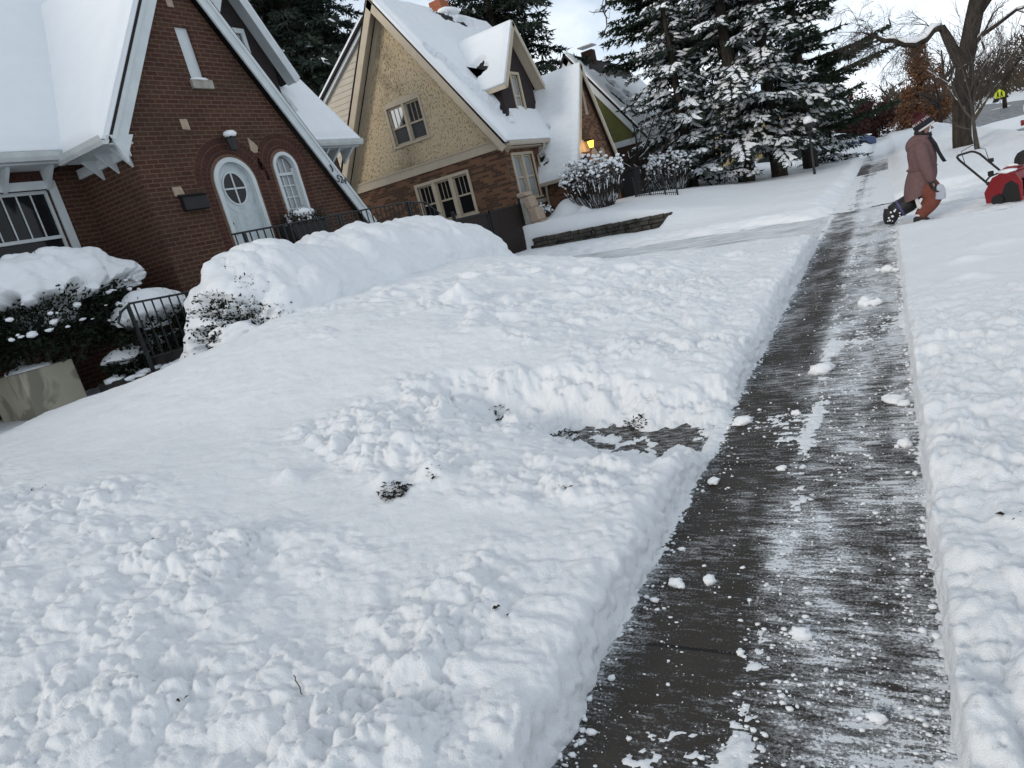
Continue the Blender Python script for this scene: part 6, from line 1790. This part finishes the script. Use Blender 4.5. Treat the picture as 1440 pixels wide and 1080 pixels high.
    m = MB(); m.loft(rings, caps=False); m.loft([rings[-1], ell((.305, y0, .385), .15, .215, .055)], caps=False)
    co = m.build('coat', M['mauve'], t, smooth=True, subsurf=1)
    for pts, rs in (([(.40, y0 - .17, 1.13), (.405, y0 - .245, 1.02), (.43, y0 - .265, .84), (.475, y0 - .255, .68), (.508, y0 - .238, .54)], [.075, .095, .083, .073, .058]),
                    ([(.42, y0 + .17, 1.12), (.46, y0 + .245, 1.0), (.46, y0 + .25, .84), (.49, y0 + .22, .68), (.51, y0 + .2, .58)], [.075, .092, .083, .07, .060])):
        m = MB(); m.tube(pts, rs, 14); m.build('sleeve', M['mauve'], co, smooth=True, subsurf=1)
    m = MB(); m.loft([ell((.47, y0, 1.225), .085, .09, -.03, 16), ell((.44, y0, 1.21), .125, .13, -.03, 16), ell((.38, y0, 1.16), .155, .15, .0, 16), ell((.335, y0, 1.10), .12, .14, .03, 16), ell((.315, y0, 1.04), .07, .09, .05, 16)]); m.build('hood', M['mauve'], co, smooth=True, subsurf=1)
    m = MB(); m.tube([(.405 + .185 * math.cos(a), y0 + .213 * math.sin(a), .765) for a in [i * math.pi / 12 for i in range(25)]], .014, 6, caps=False); m.build('waist_seam', M['mauve'], co, smooth=True)
    m = MB(); m.loft([ell((.475, y0, 1.16), .085, .088, n=14), ell((.475, y0, 1.20), .095, .095, n=14), ell((.48, y0, 1.235), .082, .085, n=14)])
    m.loft([[Vector((x + dx, y0 - .10 + dy, z)) for dx, dy in ((-.02, -.02), (.02, -.03), (.03, .02), (-.01, .03))] for x, z in ((.53, 1.17), (.585, 1.06), (.615, .95), (.645, .87), (.68, .79))]); m.build('scarf', M['navy'], t, smooth=True)
    # hat: stacked rings on a tilted axis
    A = Vector((-.42, 0, .91)); Bv = Vector((.91, 0, .42)); c0 = Vector((.492, y0, 1.315))
    def hr(h_, r, n=24): return [c0 + A * h_ + Bv * (r * math.cos(2 * math.pi * i / n)) + Vector((0, 1, 0)) * (r * .94 * math.sin(2 * math.pi * i / n)) for i in range(n)]
    for nm, mat, prof in (('brim_band', 'white_knit', [(-.012, .108), (-.010, .124), (.012, .126), (.016, .118)]), ('black_band', 'navy', [(.014, .116), (.03, .128), (.075, .130), (.085, .124)]), ('maroon_band', 'maroon_knit', [(.083, .124), (.09, .126), (.13, .114), (.15, .098)]), ('crown', 'maroon_knit', [(.148, .098), (.175, .075), (.19, .03)])):
        m = MB(); m.loft([hr(a, b) for a, b in prof])
        if nm == 'brim_band': hat = m.build('hat', M[mat], t, smooth=True)
        else: m.build(nm, M[mat], hat, smooth=True)
    m = MB(); rnd = random.Random(8)
    for i in range(60):
        d = Vector((rnd.gauss(0, 1), rnd.gauss(0, 1), rnd.gauss(0, 1))).normalized(); m.tube([c0 + A * .215, c0 + A * .215 + d * rnd.uniform(.045, .062)], [.016, .007], 4)
    m.build('pompom', M['maroon_knit'], hat)
    m = MB()
    def hp(u, h_, out=.003):
        a = -math.pi / 2 + u; r = .126 - max(0, h_ - .09) * .30 + out
        return c0 + A * h_ + Bv * (r * math.cos(a)) + Vector((0, 1, 0)) * (r * .94 * math.sin(a))
    glyph = [[(0, 0), (0, 1), (.6, 1), (.6, 0), (0, 0)], [(0, 1), (0, 0), (.6, 0), (.6, 1)], [(0, 0), (.3, 1), (.6, 0)], [(0, 1), (.15, 0), (.3, .7), (.45, 0), (.6, 1)], [(0, 0), (0, 1)], [(.6, 1), (0, 1), (0, .5), (.6, .5), (.6, 0), (0, 0)], [(0, 1), (0, 0), (0, .5), (.6, 1), (0, .5), (.6, 0)], [(.6, 1), (0, 1), (0, 0), (.6, 0), (.3, .5), (0, .5)], [(0, 1), (0, 0), (.6, 0)]]
    u = -1.15
    for g in glyph: 
        m.tube([hp(u + .2 * a, .094 + .030 * b) for a, b in g], .0032, 4); u += .255
    m.build('lettering', M['white_knit'], hat)
    # trousers and boots
    m = MB(); m.tube([(.38, y0 - .07, .56), (.47, y0 - .09, .44), (.52, y0 - .10, .34), (.47, y0 - .10, .245), (.39, y0 - .095, .17), (.335, y0 - .09, .10), (.32, y0 - .09, .075)], [.17, .165, .14, .125, .10, .085, .078], 14)
    tr = m.build('trousers', M['rust_cloth'], t, smooth=True, subsurf=1)
    m = MB(); m.tube([(.33, y0 + .08, .54), (.29, y0 + .09, .40), (.255, y0 + .09, .315)], [.14, .115, .095], 12); m.build('trouser_leg', M['rust_cloth'], tr, smooth=True, subsurf=1)
    m = MB(); m.prism([(.275, .36), (.315, .375), (.36, .235), (.335, .20), (.30, .215)], .145, .185, FY(y0)); m.prism([(.255, .135), (.33, .12), (.325, .09), (.26, .105)], .13, .17, FY(y0)); m.build('lining', M['white_knit'], tr, bevel=.012)
    m = MB(); m.loft([[Vector((x, y0 - .09 + w * s_, z)) for s_, z in ((-1, .0), (1, .0), (1, h_), (-1, h_))] for x, w, h_ in ((.235, .035, .06), (.255, .048, .085), (.33, .05, .09), (.40, .052, .06), (.445, .035, .035))]); m.build('shoe', M['black'], t, bevel=.012)
    m = MB(); m.tube([(.27, y0 + .07, .335), (.20, y0 + .06, .29), (.10, y0 + .05, .25), (.02, y0 + .05, .225), (-.03, y0 + .05, .20)], [.125, .135, .13, .12, .11], 12)
    m.tube([(-.02, y0 + .05, .25), (-.04, y0 + .05, .17), (-.06, y0 + .05, .10), (-.075, y0 + .05, .035)], [.115, .115, .10, .065], 10)
    bo = m.build('boot', M['black'], t, smooth=True)
    m = MB(); m.tube([(.105, y0 + .05, .252), (.075, y0 + .05, .240)], .135, 12); m.build('boot_trim', M['purple'], bo, smooth=True)
    m = MB(); rnd = random.Random(2)
    for i in range(16): m.blob((rnd.uniform(-.11, .08), y0 - .06 + rnd.uniform(-.02, .02), rnd.uniform(.05, .27)), rnd.uniform(.008, .022), 1, .25, rnd)
    m.build('boot_snow', M['snow_soft'], bo, smooth=True)
    b = thing('plastic_bag', 'small translucent white bag held in the walking person\'s glove', 'bag', (.60, y0 - .23, .30))
    rnd = random.Random(6); rr = []
    for z, a, w in ((.50, .02, .008), (.475, .045, .012), (.42, .055, .018), (.36, .060, .022), (.31, .065, .018), (.295, .05, .010)):
        rr.append([Vector((.595 + .02 * (.5 - z) + (a * math.cos(q) * (1 + rnd.uniform(-.16, .16))), y0 - .235 + w * math.sin(q) * (1 + rnd.uniform(-.2, .2)), z + rnd.uniform(-.008, .008))) for q in [i * math.pi / 7 for i in range(14)]])
    m = MB(); m.loft(rr); m.build('sack', M['bag'], b)
person()

# ------------------------------------------------------------------ snow blower
def blower():
    O = Vector((1.51, 12.2, .0)); f = Vector((.80, -.60, 0)); l = Vector((.60, .80, 0))
    P = lambda a, b, z: O + f * a + l * b + Vector((0, 0, z))
    FB = Frame(O, f, (0, 0, 1), l)
    t = thing('snow_blower', 'red single stage snow blower with black loop handle parked on the driveway', 'snow blower', tuple(O))
    m = MB(); prof = [(-.20, .08), (-.25, .17), (-.20, .29), (-.10, .40), (.03, .45), (.16, .43), (.22, .36), (.22, .32), (.12, .36), (.0, .36), (-.10, .28), (-.15, .18), (-.14, .08)]
    m.prism(prof, -.27, .27, FB); m.build('housing', M['red'], t, bevel=.015)
    for b0, b1 in ((-.285, -.265), (.265, .285)):
        m = MB(); m.prism([(-.22, .04), (-.24, .20), (-.12, .40), (.04, .46), (.2, .43), (.27, .3), (.27, .04)], b0, b1, FB); m.build('side_plate', M['red'], t, bevel=.006)
        m = MB(); m.prism([(.0, .03), (.0, .14), (.05, .28), (.13, .33), (.22, .26), (.24, .03)], b0 - .008, b1 + .008, FB); m.build('side_guard', M['rubber'], t)
    m = MB()
    for k in range(3):
        a0 = k * 2.1
        m.loft([[P(.05 + math.cos(a0 + b * 3) * r, b, .19 + math.sin(a0 + b * 3) * r) + l * 0 for r in (.03, .15)] + [P(.05 + math.cos(a0 + .15 + b * 3) * r, b, .19 + math.sin(a0 + .15 + b * 3) * r) for r in (.15, .03)] for b in (-.25, -.12, 0, .12, .25)])
    m.build('auger', M['rubber'], t)
    m = MB(); m.prism([(-.10, .40), (-.10, .46), (-.03, .51), (.10, .50), (.16, .44), (.1, .41)], -.15, .15, FB); m.build('engine_cover', M['red'], t, bevel=.03)
    m = MB(); m.blob(P(.02, .02, .51), (.11, .12, .03), 2, .12); m.blob(P(.02, -.15, .455), (.12, .2, .03), 2, .12); m.build('snow', M['snow_soft'], t, smooth=True)
    m = MB(); m.loft([[P(.06 + a * w + o, b * w, z) for a, b in ((-1, -1), (1, -1), (1, 1), (-1, 1))] for z, w, o in ((.5, .06, .04), (.60, .055, .05), (.66, .05, .08), (.69, .045, .14))]); m.build('chute', M['black'], t, bevel=.012)
    for s_ in (-1, 1):
        m = MB(); m.tube([P(-.04, .33 * s_, .08), P(-.04, .29 * s_, .08)], .08, 14); m.build('wheel', M['rubber'], t)
    hp = [P(-.10, -.23, .20), P(-.30, -.235, .42), P(-.58, -.24, .72), P(-.63, -.21, .765), P(-.65, -.15, .785), P(-.65, .15, .785), P(-.63, .21, .765), P(-.58, .24, .72), P(-.30, .235, .42), P(-.10, .23, .20)]
    m = MB(); m.tube(hp, .016, 8); hd = m.build('handle', M['black'], t, smooth=True)
    m = MB(); m.tube([P(-.24, -.235, .355), P(-.26, -.1, .40), P(-.26, .1, .41), P(-.24, .235, .355)], .013, 7); m.build('cross_bar', M['black'], hd, smooth=True)
    m = MB(); m.tube([P(-.50, -.24, .64), P(-.58, -.17, .79), P(-.63, -.1, .83), P(-.63, .14, .87), P(-.60, .2, .87), P(-.55, .22, .80), P(-.50, .24, .78), P(-.46, .24, .62)], .005, 5); m.build('bail_wire', M['iron'], hd, smooth=True)
    for b in (-.235, .235):
        m = MB(); m.blob(P(-.2, b, .32), .032, 1, 0); m.build('clamp_knob', M['black'], hd, smooth=True)
    m = MB(); m.box(-.33, -.27, .40, .47, -.03, .03, F=FB); m.box(-.46, -.40, .57, .63, .21, .27, F=FB); m.build('switch_box', M['black'], hd, bevel=.01)
blower()

def hydrant():
    x, y, z = 3.22, 22.2, .22
    t = thing('fire_hydrant', 'red fire hydrant under a round snow cap at the right edge of the verge', 'hydrant', (x, y, z))
    c = lambda r, zz, n=16: [Vector((x + r * math.cos(2 * math.pi * i / n), y + r * math.sin(2 * math.pi * i / n), zz)) for i in range(n)]
    m = MB(); m.loft([c(.20, z - .1), c(.20, z + .05), c(.12, z + .07), c(.115, z + .5), c(.16, z + .52), c(.16, z + .56), c(.12, z + .6), c(.06, z + .7)]); m.build('barrel', M['red'], t, smooth=False)
    m = MB(); m.tube([(x - .22, y, z + .38), (x + .22, y, z + .38)], .065, 10); m.tube([(x, y - .25, z + .36), (x, y, z + .36)], .085, 10); m.tube([(x - .25, y, z + .38), (x - .21, y, z + .38)], .08, 6); m.tube([(x + .21, y, z + .38), (x + .25, y, z + .38)], .08, 6); m.build('outlet_caps', M['red'], t)
    m = MB(); m.blob((x + .03, y, z + .72), (.22, .22, .19), 3, .05); m.build('snow_cap', M['snow_soft'], t, smooth=True)
hydrant()

def lamp_post():
    x, y, z = -2.32, 27.4, .25
    t = thing('lamp_post', 'black garden lamp post with a snow ball on its lantern beside the sidewalk', 'lamp post', (x, y, z))
    m = MB(); m.tube([(x, y, z - .3), (x, y, z + .3), (x, y, z + 1.45)], [.055, .045, .038], 10); m.build('pole', M['iron'], t, smooth=True)
    c = lambda r, zz, n=8: [Vector((x + r * math.cos(2 * math.pi * i / n), y + r * math.sin(2 * math.pi * i / n), zz)) for i in range(n)]
    m = MB(); m.loft([c(.05, z + 1.43), c(.09, z + 1.47), c(.14, z + 1.72), c(.18, z + 1.73), c(.16, z + 1.77), c(.06, z + 1.88)]); m.build('lantern', M['iron'], t)
    m = MB()
    for i in range(8):
        a = 2 * math.pi * (i + .5) / 8; m.box(-.035, .035, z + 1.52, z + 1.70, .105, .118, F=Frame((x, y, 0), (-math.sin(a), math.cos(a), 0), (0, 0, 1), (math.cos(a), math.sin(a), 0)))
    m.build('lantern_panes', M['glass'], t)
    m = MB(); m.blob((x, y, z + 1.88), (.16, .16, .16), 2, .07); m.build('snow_cap', M['snow_soft'], t, smooth=True)
lamp_post()

def car(lab, x, y, z, ang, col, seed, snow=True):
    M['paint_' + col[0]] = plain('car_paint_' + col[0], col[1], .3, .08, 2, spec=.6)
    t = thing('parked_car', lab, 'car', (x, y, z)); ca, sa = math.cos(ang), math.sin(ang)
    F = Frame((x, y, z), (ca, sa, 0), (0, 0, 1), (-sa, ca, 0))
    m = MB(); prof = [(-2.2, .30), (-2.25, .62), (-2.1, .86), (-1.4, .95), (1.15, .95), (1.75, .86), (2.15, .72), (2.2, .30)]
    m.prism(prof, -.84, .84, F); m.build('body', M['paint_' + col[0]], t, bevel=.08)
    m = MB(); cab = [(-1.75, .93), (-1.25, 1.40), (.15, 1.43), (1.05, .93)]
    vs = [F(a, b, s_ * (.78 if b < 1 else .60)) for s_ in (-1, 1) for a, b in cab]
    m.add(vs, [(0, 1, 2, 3), (7, 6, 5, 4), (0, 4, 5, 1), (1, 5, 6, 2), (2, 6, 7, 3)]); m.build('windows', M['glass'], t)
    m = MB(); m.box(-1.28, .18, 1.40, 1.45, -.6, .6, F=F)
    for s_ in (-1, 1):
        for (a0, b0, a1, b1) in ((-1.78, .93, -1.25, 1.43), (-.45, .93, -.4, 1.43), (1.08, .93, .15, 1.45)):
            m.tube([F(a0, b0, s_ * .79), F(a1, b1, s_ * .6)], .035, 5)
    m.build('roof', M['paint_' + col[0]], t)
    for a in (-1.35, 1.35):
        for s_ in (-1, 1):
            m = MB(); m.tube([F(a, .33, s_ * .70), F(a, .33, s_ * .88)], .33, 16); w = m.build('wheel', M['rubber'], t)
            m = MB(); m.tube([F(a, .33, s_ * .87), F(a, .33, s_ * .89)], .19, 12); m.build('rim', M['steel'], w)
    if snow:
        m = MB(); m.blob(F(-.55, 1.45, 0), (.72, .62, .13), 3, .05); m.blob(F(1.6, .93, 0), (.55, .7, .09), 3, .06); m.blob(F(-1.95, .92, 0), (.3, .7, .08), 3, .05)
        m.loft([[F(a, b, s_ * w) for s_ in (-1, 1)] + [F(a, b + .06, s_ * w) for s_ in (1, -1)] for a, b, w in ((.2, 1.42, .56), (.6, 1.21, .62), (1.0, .97, .68))]); m.build('snow', M['snow_soft'], t, smooth=True)
car('dark parked car with snow edged windshield behind the conifer trunks', -4.9, 46.5, .15, R_(12), ('dark', (.012, .014, .013)), 1, False)
car('blue parked car mostly buried in snow far along the sidewalk', -2.9, 55.5, -.25, R_(15), ('blue', (.03, .06, .15)), 2)
car('small dark car on the far side of the street below the crossing sign', 12.6, 108, -.9, R_(85), ('black', (.012, .012, .013)), 3)

def crossing_sign():
    x, y, z = 7.3, 63.0, -.1
    t = thing('crossing_sign', 'bright yellow five sided crossing sign with two dark walking figures', 'road sign', (x, y, z))
    M['sign_yellow'] = plain('fluorescent_yellow', (.62, .72, .02), .5, .04, 2)
    F = Frame((x, y, 1.13), (1, 0, 0), (0, 0, 1), (0, -1, 0)); m = MB(); m.prism([(-.30, -.26), (.30, -.26), (.30, .06), (.0, .34), (-.30, .06)], .03, .045, F); m.build('plate', M['sign_yellow'], t)
    m = MB()
    for dx in (-.11, .11):
        m.prism([(dx - .05 + .06 * math.cos(a) * .7 + .05, .14 + .045 * math.sin(a)) for a in [i * math.pi / 4 for i in range(8)]], .046, .052, F)
        m.prism([(dx - .06, .08), (dx + .06, .08), (dx + .05, -.08), (dx + .09, -.22), (dx + .03, -.22), (dx, -.1), (dx - .04, -.22), (dx - .10, -.22), (dx - .05, -.06)], .046, .051, F)
    m.build('figures', M['black'], t)
    m = MB(); m.tube([(x, y, z - .3), (x, y, 1.4)], .03, 6); m.build('post', M['steel'], t)
crossing_sign()
